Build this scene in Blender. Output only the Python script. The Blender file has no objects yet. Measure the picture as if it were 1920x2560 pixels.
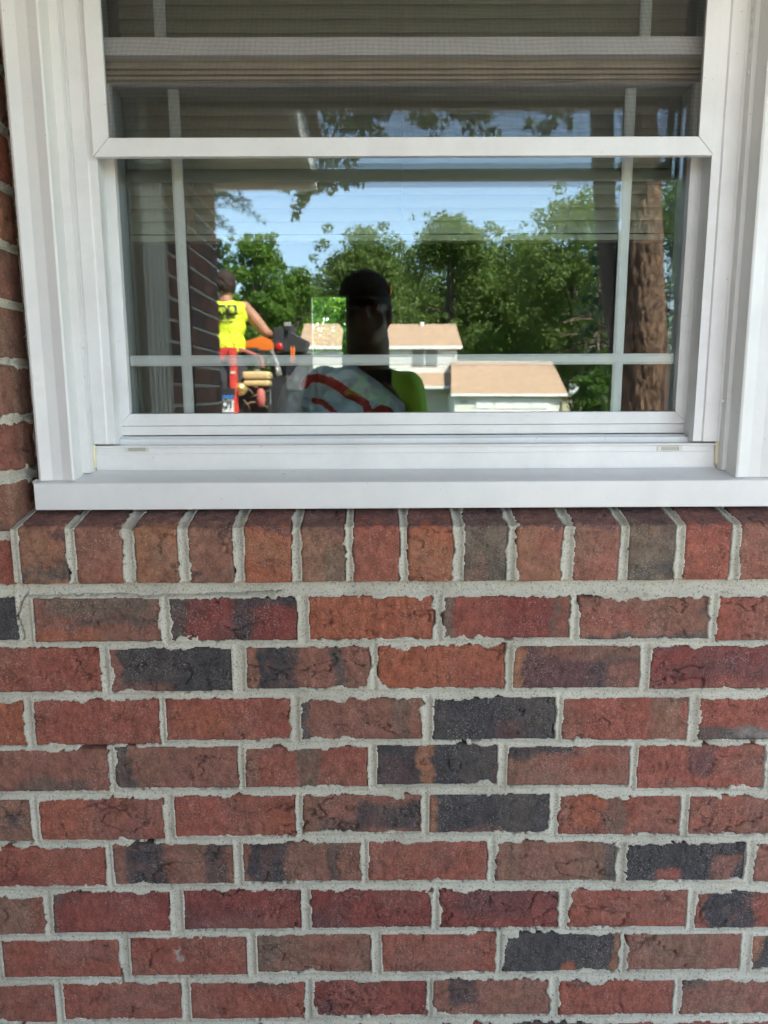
import bpy, bmesh, math, random
import numpy as np
from mathutils import Vector, Matrix
R_ = math.radians
random.seed(7)
SC = bpy.context.scene
COL = SC.collection

# ------------------------------------------------------------------ camera
H = 1.42                       # lens height above the walk
D = 1.0186                     # lens distance from the brick face (y = 0)
F, PITCH, YAW, ROLL = 1773.0, R_(9.42), R_(0.313), R_(-0.254)
def axes():
    f = np.array([math.sin(YAW)*math.cos(PITCH), math.cos(YAW)*math.cos(PITCH), -math.sin(PITCH)])
    rt = np.array([math.cos(YAW), -math.sin(YAW), 0.0]); up = np.cross(rt, f)
    r = math.cos(ROLL)*rt + math.sin(ROLL)*up; u = -math.sin(ROLL)*rt + math.cos(ROLL)*up
    return r, u, f
AR, AU, AF = axes()
cam_d = bpy.data.cameras.new('camera'); cam = bpy.data.objects.new('camera', cam_d); COL.objects.link(cam)
cam_d.sensor_fit = 'VERTICAL'; cam_d.sensor_height = 36.0; cam_d.sensor_width = 27.0
cam_d.lens = 36.0*F/2560.0; cam_d.clip_start = 0.05; cam_d.clip_end = 3000
cam.matrix_world = Matrix(((AR[0], AU[0], -AF[0], 0), (AR[1], AU[1], -AF[1], -D), (AR[2], AU[2], -AF[2], H), (0, 0, 0, 1)))
SC.camera = cam
cam_d.dof.use_dof = True; cam_d.dof.focus_distance = 1.10; cam_d.dof.aperture_fstop = 7.5      # phone lens: far reflections go slightly soft

# ------------------------------------------------------------------ light
SUN_EL, SUN_AZ = R_(48), R_(42)          # sun stands behind the house, a little to the right
world = bpy.data.worlds.new('World'); SC.world = world; world.use_nodes = True
wn = world.node_tree.nodes; wl = world.node_tree.links
bg = wn['Background']; sky = wn.new('ShaderNodeTexSky'); sky.sky_type = 'NISHITA'; sky.sun_disc = False
sky.sun_elevation = SUN_EL; sky.sun_rotation = SUN_AZ; sky.air_density = 1.0; sky.dust_density = 1.3; sky.ozone_density = 0.8
wl.new(sky.outputs[0], bg.inputs[0]); bg.inputs[1].default_value = 0.15
sun_d = bpy.data.lights.new('sun', 'SUN'); sun_d.energy = 5.0; sun_d.angle = R_(0.5); sun_d.color = (1, .95, .87)
sun = bpy.data.objects.new('sun', sun_d); COL.objects.link(sun)
sv = Vector((math.sin(SUN_AZ)*math.cos(SUN_EL), math.cos(SUN_AZ)*math.cos(SUN_EL), math.sin(SUN_EL)))
sun.rotation_euler = sv.to_track_quat('Z', 'Y').to_euler(); sun.location = (0, 0, 20)
vs = SC.view_settings; vs.view_transform = 'Standard'; vs.look = 'None'; vs.exposure = 2.92; vs.gamma = 1
vs.use_curve_mapping = False
cy = SC.cycles; cy.use_denoising = True; cy.max_bounces = 10; cy.diffuse_bounces = 5; cy.glossy_bounces = 6
cy.transparent_max_bounces = 32; cy.transmission_bounces = 8; cy.sample_clamp_indirect = 8; cy.caustics_reflective = False

# ------------------------------------------------------------------ pixel rays (photo pixels, 1920 x 2560)
GLASS_Y = 0.130
def ray(u, v):
    d = AF + AR*((u-960)/F) + AU*((1280-v)/F)
    return d
def W(u, v, Y):                # point on the plane y = Y
    d = ray(u, v); t = (Y+D)/d[1]
    return np.array([d[0]*t, Y, H+d[2]*t])
def V(u, v, d_):               # thing seen in the glass: unfold at depth d_, mirror back in front of the house
    d = ray(u, v); t = d_/d[1]
    return np.array([d[0]*t, 2*GLASS_Y-(d_-D), H+d[2]*t])
def X(u, v, Y): return float(W(u, v, Y)[0])
def Z(v, Y, u=960): return float(W(u, v, Y)[2])

# ------------------------------------------------------------------ helpers
def link(o, parent=None):
    COL.objects.link(o)
    if parent is not None: o.parent = parent
    return o
def tag(o, label=None, cat=None, group=None, kind=None):
    if label: o['label'] = label
    if cat: o['category'] = cat
    if group: o['group'] = group
    if kind: o['kind'] = kind
    return o
def empty(name, label, cat, loc=(0, 0, 0), group=None):
    o = bpy.data.objects.new(name, None); o.location = loc; o.empty_display_size = .1
    link(o); return tag(o, label, cat, group)
def mesh_np(name, verts, faces, mat, parent=None, smooth=True, colors=None, loc=None):
    me = bpy.data.meshes.new(name)
    verts = np.asarray(verts, np.float32)
    faces = np.asarray(faces, np.int32)
    k = faces.shape[1]
    me.vertices.add(len(verts)); me.vertices.foreach_set('co', verts.ravel())
    me.loops.add(faces.size); me.loops.foreach_set('vertex_index', faces.ravel())
    me.polygons.add(len(faces)); me.polygons.foreach_set('loop_start', np.arange(len(faces), dtype=np.int32)*k)
    try: me.polygons.foreach_set('loop_total', np.full(len(faces), k, np.int32))
    except Exception: pass
    me.polygons.foreach_set('use_smooth', np.full(len(faces), smooth, bool))
    if colors is not None:
        ca = me.color_attributes.new('Col', 'FLOAT_COLOR', 'POINT')
        c4 = np.ones((len(verts), 4), np.float32); c4[:, :3] = colors
        ca.data.foreach_set('color', c4.ravel())
    me.update(calc_edges=True); me.validate()
    me.materials.append(mat)
    o = bpy.data.objects.new(name, me)
    if loc is not None: o.location = loc
    return link(o, parent)
def bm_obj(name, bm, mat, parent=None, smooth=False, bevel=0, seg=2):
    bmesh.ops.recalc_face_normals(bm, faces=bm.faces)
    me = bpy.data.meshes.new(name); bm.to_mesh(me); bm.free()
    if smooth: me.polygons.foreach_set('use_smooth', [True]*len(me.polygons))
    me.materials.append(mat)
    o = bpy.data.objects.new(name, me)
    if bevel:
        m = o.modifiers.new('bevel', 'BEVEL'); m.width = bevel; m.segments = seg; m.limit_method = 'ANGLE'; m.angle_limit = R_(35)
    return link(o, parent)
def box(bm, x0, x1, y0, y1, z0, z1, M=None):
    vs_ = [bm.verts.new(M @ Vector(p) if M else p) for p in
           [(x0,y0,z0),(x1,y0,z0),(x1,y1,z0),(x0,y1,z0),(x0,y0,z1),(x1,y0,z1),(x1,y1,z1),(x0,y1,z1)]]
    for f in ((0,3,2,1),(4,5,6,7),(0,1,5,4),(1,2,6,5),(2,3,7,6),(3,0,4,7)): bm.faces.new([vs_[i] for i in f])
def box_obj(name, b, mat, parent=None, bevel=0.0):
    bm = bmesh.new(); box(bm, *b); return bm_obj(name, bm, mat, parent, bevel=bevel)
def prism(bm, poly, axis, a0, a1, M=None, a0s=None, a1s=None):
    """poly: closed 2-D outline; axis 'z': (x,y) along z, 'x': (y,z) along x, 'y': (x,z) along y.
    a0s / a1s: optional end coordinate for each point (mitres)"""
    def pt(p, a):
        q = {'z': (p[0], p[1], a), 'x': (a, p[0], p[1]), 'y': (p[0], a, p[1])}[axis]
        return M @ Vector(q) if M else Vector(q)
    n = len(poly)
    A = [bm.verts.new(pt(p, a0s[i] if a0s else a0)) for i, p in enumerate(poly)]
    B = [bm.verts.new(pt(p, a1s[i] if a1s else a1)) for i, p in enumerate(poly)]
    bm.faces.new(A[::-1]); bm.faces.new(B)
    for i in range(n):
        j = (i+1) % n; bm.faces.new((A[i], A[j], B[j], B[i]))
def prism_obj(name, poly, axis, a0, a1, mat, parent=None, bevel=0, a0s=None, a1s=None):
    bm = bmesh.new(); prism(bm, poly, axis, a0, a1, None, a0s, a1s); return bm_obj(name, bm, mat, parent, bevel=bevel)
def tube(bm, pts, rad, n=8, cap=True):
    pts = [Vector(p) for p in pts]
    rads = rad if isinstance(rad, (list, tuple)) else [rad]*len(pts)
    rings = []; ref = None
    for i, p in enumerate(pts):
        t = (pts[min(i+1, len(pts)-1)] - pts[max(i-1, 0)]).normalized()
        if ref is None: ref = t.orthogonal().normalized()
        ref = (ref - t*ref.dot(t)).normalized(); b = t.cross(ref)
        rings.append([bm.verts.new(p + (ref*math.cos(2*math.pi*k/n) + b*math.sin(2*math.pi*k/n))*rads[i]) for k in range(n)])
    for a, b in zip(rings, rings[1:]):
        for k in range(n): bm.faces.new((a[k], a[(k+1) % n], b[(k+1) % n], b[k]))
    if cap: bm.faces.new(rings[0][::-1]); bm.faces.new(rings[-1])
def ball(bm, c, r, rot=None, seg=14, rings=10):
    r = (r, r, r) if not isinstance(r, (tuple, list)) else r
    M = Matrix.Translation(Vector(c)) @ (rot.to_4x4() if rot else Matrix()) @ Matrix.Diagonal((*r, 1))
    bmesh.ops.create_uvsphere(bm, u_segments=seg, v_segments=rings, radius=1, matrix=M)
def cyl(bm, c0, c1, r, n=20): tube(bm, [c0, c1], r, n)

# numpy noise
def _h(ix, iy, iz, s):
    h = (ix*374761393 + iy*668265263 + iz*2147483647 + s*974634777) & 0xFFFFFFFF
    h = ((h ^ (h >> 13))*1274126177) & 0xFFFFFFFF
    h = ((h ^ (h >> 16))*2246822519) & 0xFFFFFFFF
    return ((h ^ (h >> 15)) & 0xFFFFFF)/float(0xFFFFFF)
def noise(x, y, z, s=0):
    x, y, z = np.broadcast_arrays(np.asarray(x, float), np.asarray(y, float), np.asarray(z, float))
    xi, yi, zi = np.floor(x).astype(np.int64), np.floor(y).astype(np.int64), np.floor(z).astype(np.int64)
    fx, fy, fz = x-xi, y-yi, z-zi
    fx, fy, fz = fx*fx*(3-2*fx), fy*fy*(3-2*fy), fz*fz*(3-2*fz)
    o = 0
    for a in (0, 1):
        for b in (0, 1):
            for c in (0, 1):
                o = o + _h(xi+a, yi+b, zi+c, s)*(fx if a else 1-fx)*(fy if b else 1-fy)*(fz if c else 1-fz)
    return o*2-1
def fbm(x, y, z, s=0, o=4):
    r = 0; a = .5
    for i in range(o):
        r = r + a*noise(x, y, z, s+i*17); x, y, z = np.asarray(x)*2.03, np.asarray(y)*2.03, np.asarray(z)*2.03; a *= .5
    return r
def sstep(a, b, x):
    t = np.clip((x-a)/(b-a), 0, 1); return t*t*(3-2*t)

# ------------------------------------------------------------------ materials
MATS = {}
def new_mat(name):
    m = bpy.data.materials.new(name); m.use_nodes = True
    nt = m.node_tree; return m, nt.nodes, nt.links, nt.nodes['Principled BSDF']
def n_noise(n, l, scale, detail=3, rough=.6, coord=None, dim=None):
    t = n.new('ShaderNodeTexNoise'); t.inputs['Scale'].default_value = scale; t.inputs['Detail'].default_value = detail
    t.inputs['Roughness'].default_value = rough
    if coord is not None: l.new(coord, t.inputs['Vector'])
    return t
def n_ramp(n, l, fac, stops):
    r = n.new('ShaderNodeValToRGB'); e = r.color_ramp.elements
    while len(e) < len(stops): e.new(.5)
    for el, (p, c) in zip(e, stops): el.position = p; el.color = (*c, 1) if len(c) == 3 else c
    l.new(fac, r.inputs[0]); return r
def n_mix(n, l, fac, a, b, mode='MIX'):
    m = n.new('ShaderNodeMix'); m.data_type = 'RGBA'; m.blend_type = mode
    for sock, val in ((m.inputs[0], fac), (m.inputs[6], a), (m.inputs[7], b)):
        if hasattr(val, 'is_linked'): l.new(val, sock)
        elif isinstance(val, (int, float)): sock.default_value = val
        else: sock.default_value = (*val, 1)
    return m.outputs[2]
def n_bump(n, l, height, strength, dist, bsdf, prev=None):
    b = n.new('ShaderNodeBump'); b.inputs['Strength'].default_value = strength; b.inputs['Distance'].default_value = dist
    l.new(height, b.inputs['Height'])
    if prev is not None: l.new(prev, b.inputs['Normal'])
    if bsdf is not None: l.new(b.outputs[0], bsdf.inputs['Normal'])
    return b.outputs[0]
def simple(name, col, rough=.6, var=.12, scale=12, bump=0.0, bscale=80, metal=0, spec=.5, dist=.002):
    m, n, l, b = new_mat(name)
    g = n.new('ShaderNodeNewGeometry')
    t = n_noise(n, l, scale, 5, .65, g.outputs['Position'])
    c0 = tuple(max(0, c*(1-var)) for c in col); c1 = tuple(min(1, c*(1+var)) for c in col)
    r = n_ramp(n, l, t.outputs[0], [(.3, c0), (.7, c1)])
    l.new(r.outputs[0], b.inputs['Base Color']); b.inputs['Roughness'].default_value = rough
    b.inputs['Metallic'].default_value = metal; b.inputs['Specular IOR Level'].default_value = spec
    if bump:
        t2 = n_noise(n, l, bscale, 4, .6, g.outputs['Position']); n_bump(n, l, t2.outputs[0], bump, dist, b)
    return m
def mat_brick():
    m, n, l, b = new_mat('brick_clay')
    g = n.new('ShaderNodeNewGeometry'); P = g.outputs['Position']
    a = n.new('ShaderNodeAttribute'); a.attribute_name = 'Col'
    v1 = n_noise(n, l, 55, 6, .7, P); r1 = n_ramp(n, l, v1.outputs[0], [(.30, (.60,)*3), (.7, (1.34, 1.28, 1.24))])
    c = n_mix(n, l, 1.0, a.outputs[0], r1.outputs[0], 'MULTIPLY')
    f = n_noise(n, l, 420, 3, .7, P); fr = n_ramp(n, l, f.outputs[0], [(.54, (0,)*3), (.66, (1,)*3)])
    fm = n.new('ShaderNodeMath'); fm.operation = 'MULTIPLY'; l.new(fr.outputs[0], fm.inputs[0]); mk = n_noise(n, l, 16, 3, .6, P); mkr = n_ramp(n, l, mk.outputs[0], [(.38, (.08,)*3), (.62, (.42,)*3)]); l.new(mkr.outputs[0], fm.inputs[1])
    c = n_mix(n, l, fm.outputs[0], c, (.62, .54, .47))
    k = n_noise(n, l, 300, 4, .75, P); kr = n_ramp(n, l, k.outputs[0], [(.32, (.42,)*3), (.46, (1,)*3)])
    c = n_mix(n, l, .8, c, kr.outputs[0], 'MULTIPLY')
    l.new(c, b.inputs['Base Color']); b.inputs['Roughness'].default_value = .88; b.inputs['Specular IOR Level'].default_value = .3
    h1 = n_noise(n, l, 160, 6, .75, P); nb = n_bump(n, l, h1.outputs[0], .85, .003, None)
    n_bump(n, l, f.outputs[0], .45, .0015, b, nb)
    return m
def mat_mortar():
    m, n, l, b = new_mat('mortar')
    g = n.new('ShaderNodeNewGeometry'); P = g.outputs['Position']
    v1 = n_noise(n, l, 9, 8, .72, P); r1 = n_ramp(n, l, v1.outputs[0], [(.3, (.41, .37, .295)), (.5, (.55, .508, .415)), (.7, (.62, .578, .48))])
    k = n_noise(n, l, 330, 3, .7, P); kr = n_ramp(n, l, k.outputs[0], [(.35, (.42, .40, .38)), (.45, (1,)*3)])
    c = n_mix(n, l, .9, r1.outputs[0], kr.outputs[0], 'MULTIPLY')
    l.new(c, b.inputs['Base Color']); b.inputs['Roughness'].default_value = .95; b.inputs['Specular IOR Level'].default_value = .2
    h = n_noise(n, l, 260, 5, .75, P); n_bump(n, l, h.outputs[0], .6, .003, b)
    return m
def mat_vinyl(name='white_vinyl', col=(.80, .795, .79), dirt=.10, rough=.38):
    m, n, l, b = new_mat(name)
    g = n.new('ShaderNodeNewGeometry'); P = g.outputs['Position']
    t = n_noise(n, l, 9, 6, .7, P); r = n_ramp(n, l, t.outputs[0], [(.35, tuple(c*(1-dirt) for c in col)), (.6, col)])
    s = n_noise(n, l, 140, 3, .6, P); sr = n_ramp(n, l, s.outputs[0], [(.25, (.55, .50, .43)), (.285, (1, 1, 1))])
    c = n_mix(n, l, .8, r.outputs[0], sr.outputs[0], 'MULTIPLY')
    l.new(c, b.inputs['Base Color']); b.inputs['Specular IOR Level'].default_value = .45
    rr = n_ramp(n, l, t.outputs[0], [(.3, (rough+.12,)*3), (.7, (rough-.06,)*3)]); l.new(rr.outputs[0], b.inputs['Roughness'])
    w = n_noise(n, l, 14, 2, .5, P); n_bump(n, l, w.outputs[0], .12, .002, b)
    return m
def mat_glass():
    m, n, l, b = new_mat('window_glass'); n.remove(b)
    out = n['Material Output']
    g = n.new('ShaderNodeNewGeometry')
    w = n_noise(n, l, 2.2, 1, .4, g.outputs['Position']); bp = n.new('ShaderNodeBump'); bp.inputs['Strength'].default_value = 1
    bp.inputs['Distance'].default_value = .0007; l.new(w.outputs[0], bp.inputs['Height'])
    fr = n.new('ShaderNodeFresnel'); fr.inputs['IOR'].default_value = 1.56
    tr = n.new('ShaderNodeBsdfTransparent'); tr.inputs[0].default_value = (.966, .994, .981, 1)
    gl = n.new('ShaderNodeBsdfGlossy'); gl.inputs['Roughness'].default_value = 0; gl.inputs['Color'].default_value = (1, 1, 1, 1)
    l.new(bp.outputs[0], gl.inputs['Normal'])
    mx = n.new('ShaderNodeMixShader'); l.new(fr.outputs[0], mx.inputs[0]); l.new(tr.outputs[0], mx.inputs[1]); l.new(gl.outputs[0], mx.inputs[2])
    l.new(mx.outputs[0], out.inputs[0]); return m
def mat_leaf(name, c0, c1, trans=.45):
    m, n, l, b = new_mat(name)
    a = n.new('ShaderNodeAttribute'); a.attribute_name = 'Col'
    sep = n.new('ShaderNodeSeparateColor'); l.new(a.outputs[0], sep.inputs[0])
    r = n_ramp(n, l, sep.outputs[0], [(0, c0), (1, c1)])
    l.new(r.outputs[0], b.inputs['Base Color']); b.inputs['Roughness'].default_value = .55; b.inputs['Specular IOR Level'].default_value = .25
    t = n.new('ShaderNodeBsdfTranslucent'); tc = n_mix(n, l, 1, r.outputs[0], (1.15, 1.25, .5), 'MULTIPLY'); l.new(tc, t.inputs[0])
    mx = n.new('ShaderNodeMixShader'); mx.inputs[0].default_value = trans
    l.new(b.outputs[0], mx.inputs[1]); l.new(t.outputs[0], mx.inputs[2]); l.new(mx.outputs[0], n['Material Output'].inputs[0]); return m
def mat_attr(name, rough=.6, trans=0.0):
    m, n, l, b = new_mat(name)
    a = n.new('ShaderNodeAttribute'); a.attribute_name = 'Col'; l.new(a.outputs[0], b.inputs['Base Color']); b.inputs['Roughness'].default_value = rough
    if trans:
        t = n.new('ShaderNodeBsdfTranslucent'); l.new(a.outputs[0], t.inputs[0]); mx = n.new('ShaderNodeMixShader'); mx.inputs[0].default_value = trans
        l.new(b.outputs[0], mx.inputs[1]); l.new(t.outputs[0], mx.inputs[2]); l.new(mx.outputs[0], n['Material Output'].inputs[0])
    return m
def mat_bark(name, c0, c1):
    m, n, l, b = new_mat(name)
    g = n.new('ShaderNodeNewGeometry'); mp = n.new('ShaderNodeMapping'); mp.inputs['Scale'].default_value = (1, 1, .38); l.new(g.outputs['Position'], mp.inputs[0])
    t = n_noise(n, l, 22, 6, .75, mp.outputs[0]); r = n_ramp(n, l, t.outputs[0], [(.35, c0), (.62, c1)])
    l.new(r.outputs[0], b.inputs['Base Color']); b.inputs['Roughness'].default_value = .95
    n_bump(n, l, t.outputs[0], 1, .05, b); return m
M_BRICK, M_MORTAR, M_VINYL, M_GLASS = mat_brick(), mat_mortar(), mat_vinyl(), mat_glass()
M_WRAP = mat_vinyl('white_coil_trim', (.775, .765, .75), .07, .32)
M_CAULK = simple('yellowed_caulk', (.73, .66, .47), .5, .12, 40)
M_GRILLE = mat_vinyl('grille_white', (.84, .85, .84), .05, .4)
M_MESH = simple('charcoal_fibreglass', (.045, .043, .04), .6, .2, 50)
M_DARK = simple('dark_gap', (.03, .03, .03), .8, .2, 20)
M_GROUND = simple('lawn', (.06, .11, .03), .95, .35, .7, .6, 30, dist=.03)
M_WALK = simple('concrete_walk', (.43, .37, .30), .9, .12, 3, .3, 90)
M_ASPH = simple('asphalt', (.055, .055, .057), .9, .25, 2, .4, 60)
M_SOFFIT = simple('soffit_paint', (.46, .39, .30), .7, .06, 4)
M_FASCIA = mat_vinyl('fascia_white', (.78, .77, .74), .08, .45)
M_SHINGLE = simple('brown_shingle', (.20, .15, .12), .95, .3, 6, .5, 25, dist=.01)
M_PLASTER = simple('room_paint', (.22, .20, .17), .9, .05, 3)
M_BLIND = simple('blind_slat', (.36, .34, .28), .5, .06, 10)
M_WOOD = simple('dark_wood', (.08, .045, .025), .5, .3, 8)

# ------------------------------------------------------------------ masonry
PAL = dict(R=(.300, .094, .066), O=(.345, .110, .062), D=(.225, .060, .050), B=(.265, .115, .085), N=(.235, .127, .088), C=(.062, .056, .060),
           P=(.135, .066, .066), G=(.160, .118, .090), T=(.305, .138, .082), K=(.10, .083, .075), E=(.52, .49, .46))
def brick_color(S, T, rect, base, patches, seed):
    s0, s1, t0, t1 = rect
    fx = (S-s0)/(s1-s0); fy = (t1-T)/(t1-t0)
    wx = fbm(S*30, T*30, seed, 5, 4)*.09+fbm(S*140, T*140, seed, 6, 3)*.045; wy = fbm(S*30, T*30, seed, 9, 4)*.2+fbm(S*140, T*140, seed, 10, 3)*.12
    c = np.empty(S.shape+(3,)); c[:] = PAL[base]
    drift = fbm(S*14, T*14, seed, 21, 4)
    other = np.array(PAL[{'R': 'B', 'O': 'R', 'D': 'P', 'B': 'N', 'N': 'B', 'C': 'K', 'P': 'C', 'G': 'K', 'T': 'B', 'K': 'C'}.get(base, 'B')])
    m = sstep(-.15, .45, drift)[..., None]*.75
    c = c*(1-m)+other*m
    for p in patches:
        k, x0, x1, y0, y1 = p[:5]; st = p[5] if len(p) > 5 else .9; sf = (p[6] if len(p) > 6 else .10)*.6
        X_, Y_ = fx+wx, fy+wy
        a = sstep(x0-sf, x0+sf, X_)*(1-sstep(x1-sf, x1+sf, X_))*sstep(y0-sf*1.8, y0+sf*1.8, Y_)*(1-sstep(y1-sf*1.8, y1+sf*1.8, Y_))
        a = np.clip(a*st*(1+.5*fbm(S*60, T*60, seed, 33, 3)), 0, 1)[..., None]
        c = c*(1-a)+np.array(PAL[k])*a
    return c*(1+.22*fbm(S*90, T*90, seed, 41, 3))[..., None]
def sheet_brick(rect, mp, base, patches, seed, parent, res=.0017, h0=0.0, rough=1.0, depth=.03, name='brick', tint=(1, 1, 1)):
    s0, s1, t0, t1 = rect
    ns, nt_ = max(4, int((s1-s0)/res)), max(4, int((t1-t0)/res))
    ss = np.linspace(s0, s1, ns+1); tt = np.linspace(t0, t1, nt_+1)
    ss = np.concatenate([[s0], ss, [s1]]); tt = np.concatenate([[t0], tt, [t1]])
    S, T = np.meshgrid(ss, tt)
    sm, tm = (s0+s1)/2, (t0+t1)/2
    # hand-moulded: faces bow and tilt a little
    tilt = (random.uniform(-.5, .5)*(S-sm)/(s1-s0)+random.uniform(-.6, .6)*(T-tm)/(t1-t0))*.0016
    e = np.minimum(np.minimum(S-s0, s1-S), np.minimum(T-t0, t1-T))
    rnd = -.0028*(1-np.clip(e/.0045, 0, 1))**2
    n1 = fbm(S*28, T*28, seed, 3, 4); n2 = fbm(S*170, T*110, seed, 4, 3)
    rid = np.abs(fbm(S*16+seed*3.1, T*34, seed*.7, 6, 4)); msk = sstep(-.02, .25, fbm(S*11, T*15, seed+.5, 8, 3))
    crack = -(1-sstep(0, .045, rid))*msk*.0036
    rid2 = np.abs(fbm(S*55, T*75, seed*.9, 16, 3)); crack2 = -(1-sstep(0, .05, rid2))*sstep(0, .3, fbm(S*20, T*20, seed+2, 18, 3))*.0016
    h = h0+tilt+rnd+rough*(n1*.0022+n2*.0017+crack*1.3+crack2*1.5)
    h[0, :] = h[-1, :] = -depth; h[:, 0] = h[:, -1] = -depth
    c = brick_color(S, T, rect, base, patches, seed)*np.array(tint)
    crack_shade = np.clip((1-sstep(0, .035, rid))*msk*.6+(1-sstep(0, .035, rid2))*sstep(.02, .3, fbm(S*20, T*20, seed+2, 18, 3))*.45, 0, .8)*min(1, rough)  # groove shade put into the brick colour along the cracks
    c = c*(1-crack_shade[..., None])+np.array((.03, .022, .02))*crack_shade[..., None]
    v = mp(S.ravel(), T.ravel(), h.ravel())
    w = ns+3; i = np.arange(len(tt)-1)[:, None]*w+np.arange(w-1)[None, :]
    i = i.ravel(); f = np.stack([i, i+1, i+w+1, i+w], 1)
    org = v.mean(0); 
    return mesh_np(name, v-org, f, M_BRICK, parent, True, c.reshape(-1, 3), org)
def sheet_mortar(name, rng, rects, mp, parent, res=.0017, h0=-.0012, seed=1, cracks=(), ragged=1.0):
    s0, s1, t0, t1 = rng
    ss = np.arange(s0, s1+res, res); tt = np.arange(t0, t1+res, res)
    S, T = np.meshgrid(ss, tt)
    sd = np.full(S.shape, .05)
    for a, b, c, d in rects:
        i0, i1 = np.searchsorted(ss, a-.05), np.searchsorted(ss, b+.05); j0, j1 = np.searchsorted(tt, c-.05), np.searchsorted(tt, d+.05)
        if i1 <= i0 or j1 <= j0: continue
        s_, t_ = S[j0:j1, i0:i1], T[j0:j1, i0:i1]
        dx = np.maximum(a-s_, s_-b); dz = np.maximum(c-t_, t_-d)
        q = np.where((dx > 0) & (dz > 0), np.hypot(dx, dz), np.maximum(dx, dz))
        sd[j0:j1, i0:i1] = np.minimum(sd[j0:j1, i0:i1], q)
    n = .0062*fbm(S*44, T*44, seed, 51, 4)+.0110*np.maximum(0, fbm(S*34, T*34, seed, 61, 4)-.14)+.0036*fbm(S*150, T*150, seed, 71, 3)
    amp = .32+1.1*sstep(-.18, .28, fbm(S*13, T*13, seed, 55, 3))
    t = sd+np.clip(ragged*n*amp, -.006, .0075)+.0006
    prof = .0034*sstep(-.0005, .0060, sd)                      # tooled slightly hollow
    h = h0+.0024-prof+.0012*fbm(S*60, T*60, seed, 81, 4)+.0007*fbm(S*260, T*260, seed, 91, 2)
    h = np.where(t < -.0004, -.012+np.clip(t, -.01, 0), h)
    for pts, wd, dp in cracks:
        for (xa, za), (xb, zb) in zip(pts, pts[1:]):
            L = math.hypot(xb-xa, zb-za); ux, uz = (xb-xa)/L, (zb-za)/L
            al = (S-xa)*ux+(T-za)*uz; pe = np.abs((S-xa)*-uz+(T-za)*ux+.0016*fbm(S*120, T*120, 3, 5, 3))
            h = np.where((al > -.001) & (al < L+.001) & (pe < wd), h-dp, h)
    keep = t > -.0045
    kq = keep[:-1, :-1] | keep[1:, :-1] | keep[:-1, 1:] | keep[1:, 1:]
    w = len(ss); jj, ii = np.nonzero(kq); i = jj*w+ii
    f = np.stack([i, i+1, i+w+1, i+w], 1)
    used = np.unique(f); re = np.full(S.size, -1, np.int64); re[used] = np.arange(len(used))
    v = mp(S.ravel()[used], T.ravel()[used], h.ravel()[used])
    return mesh_np(name, v, re[f], M_MORTAR, parent)

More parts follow.
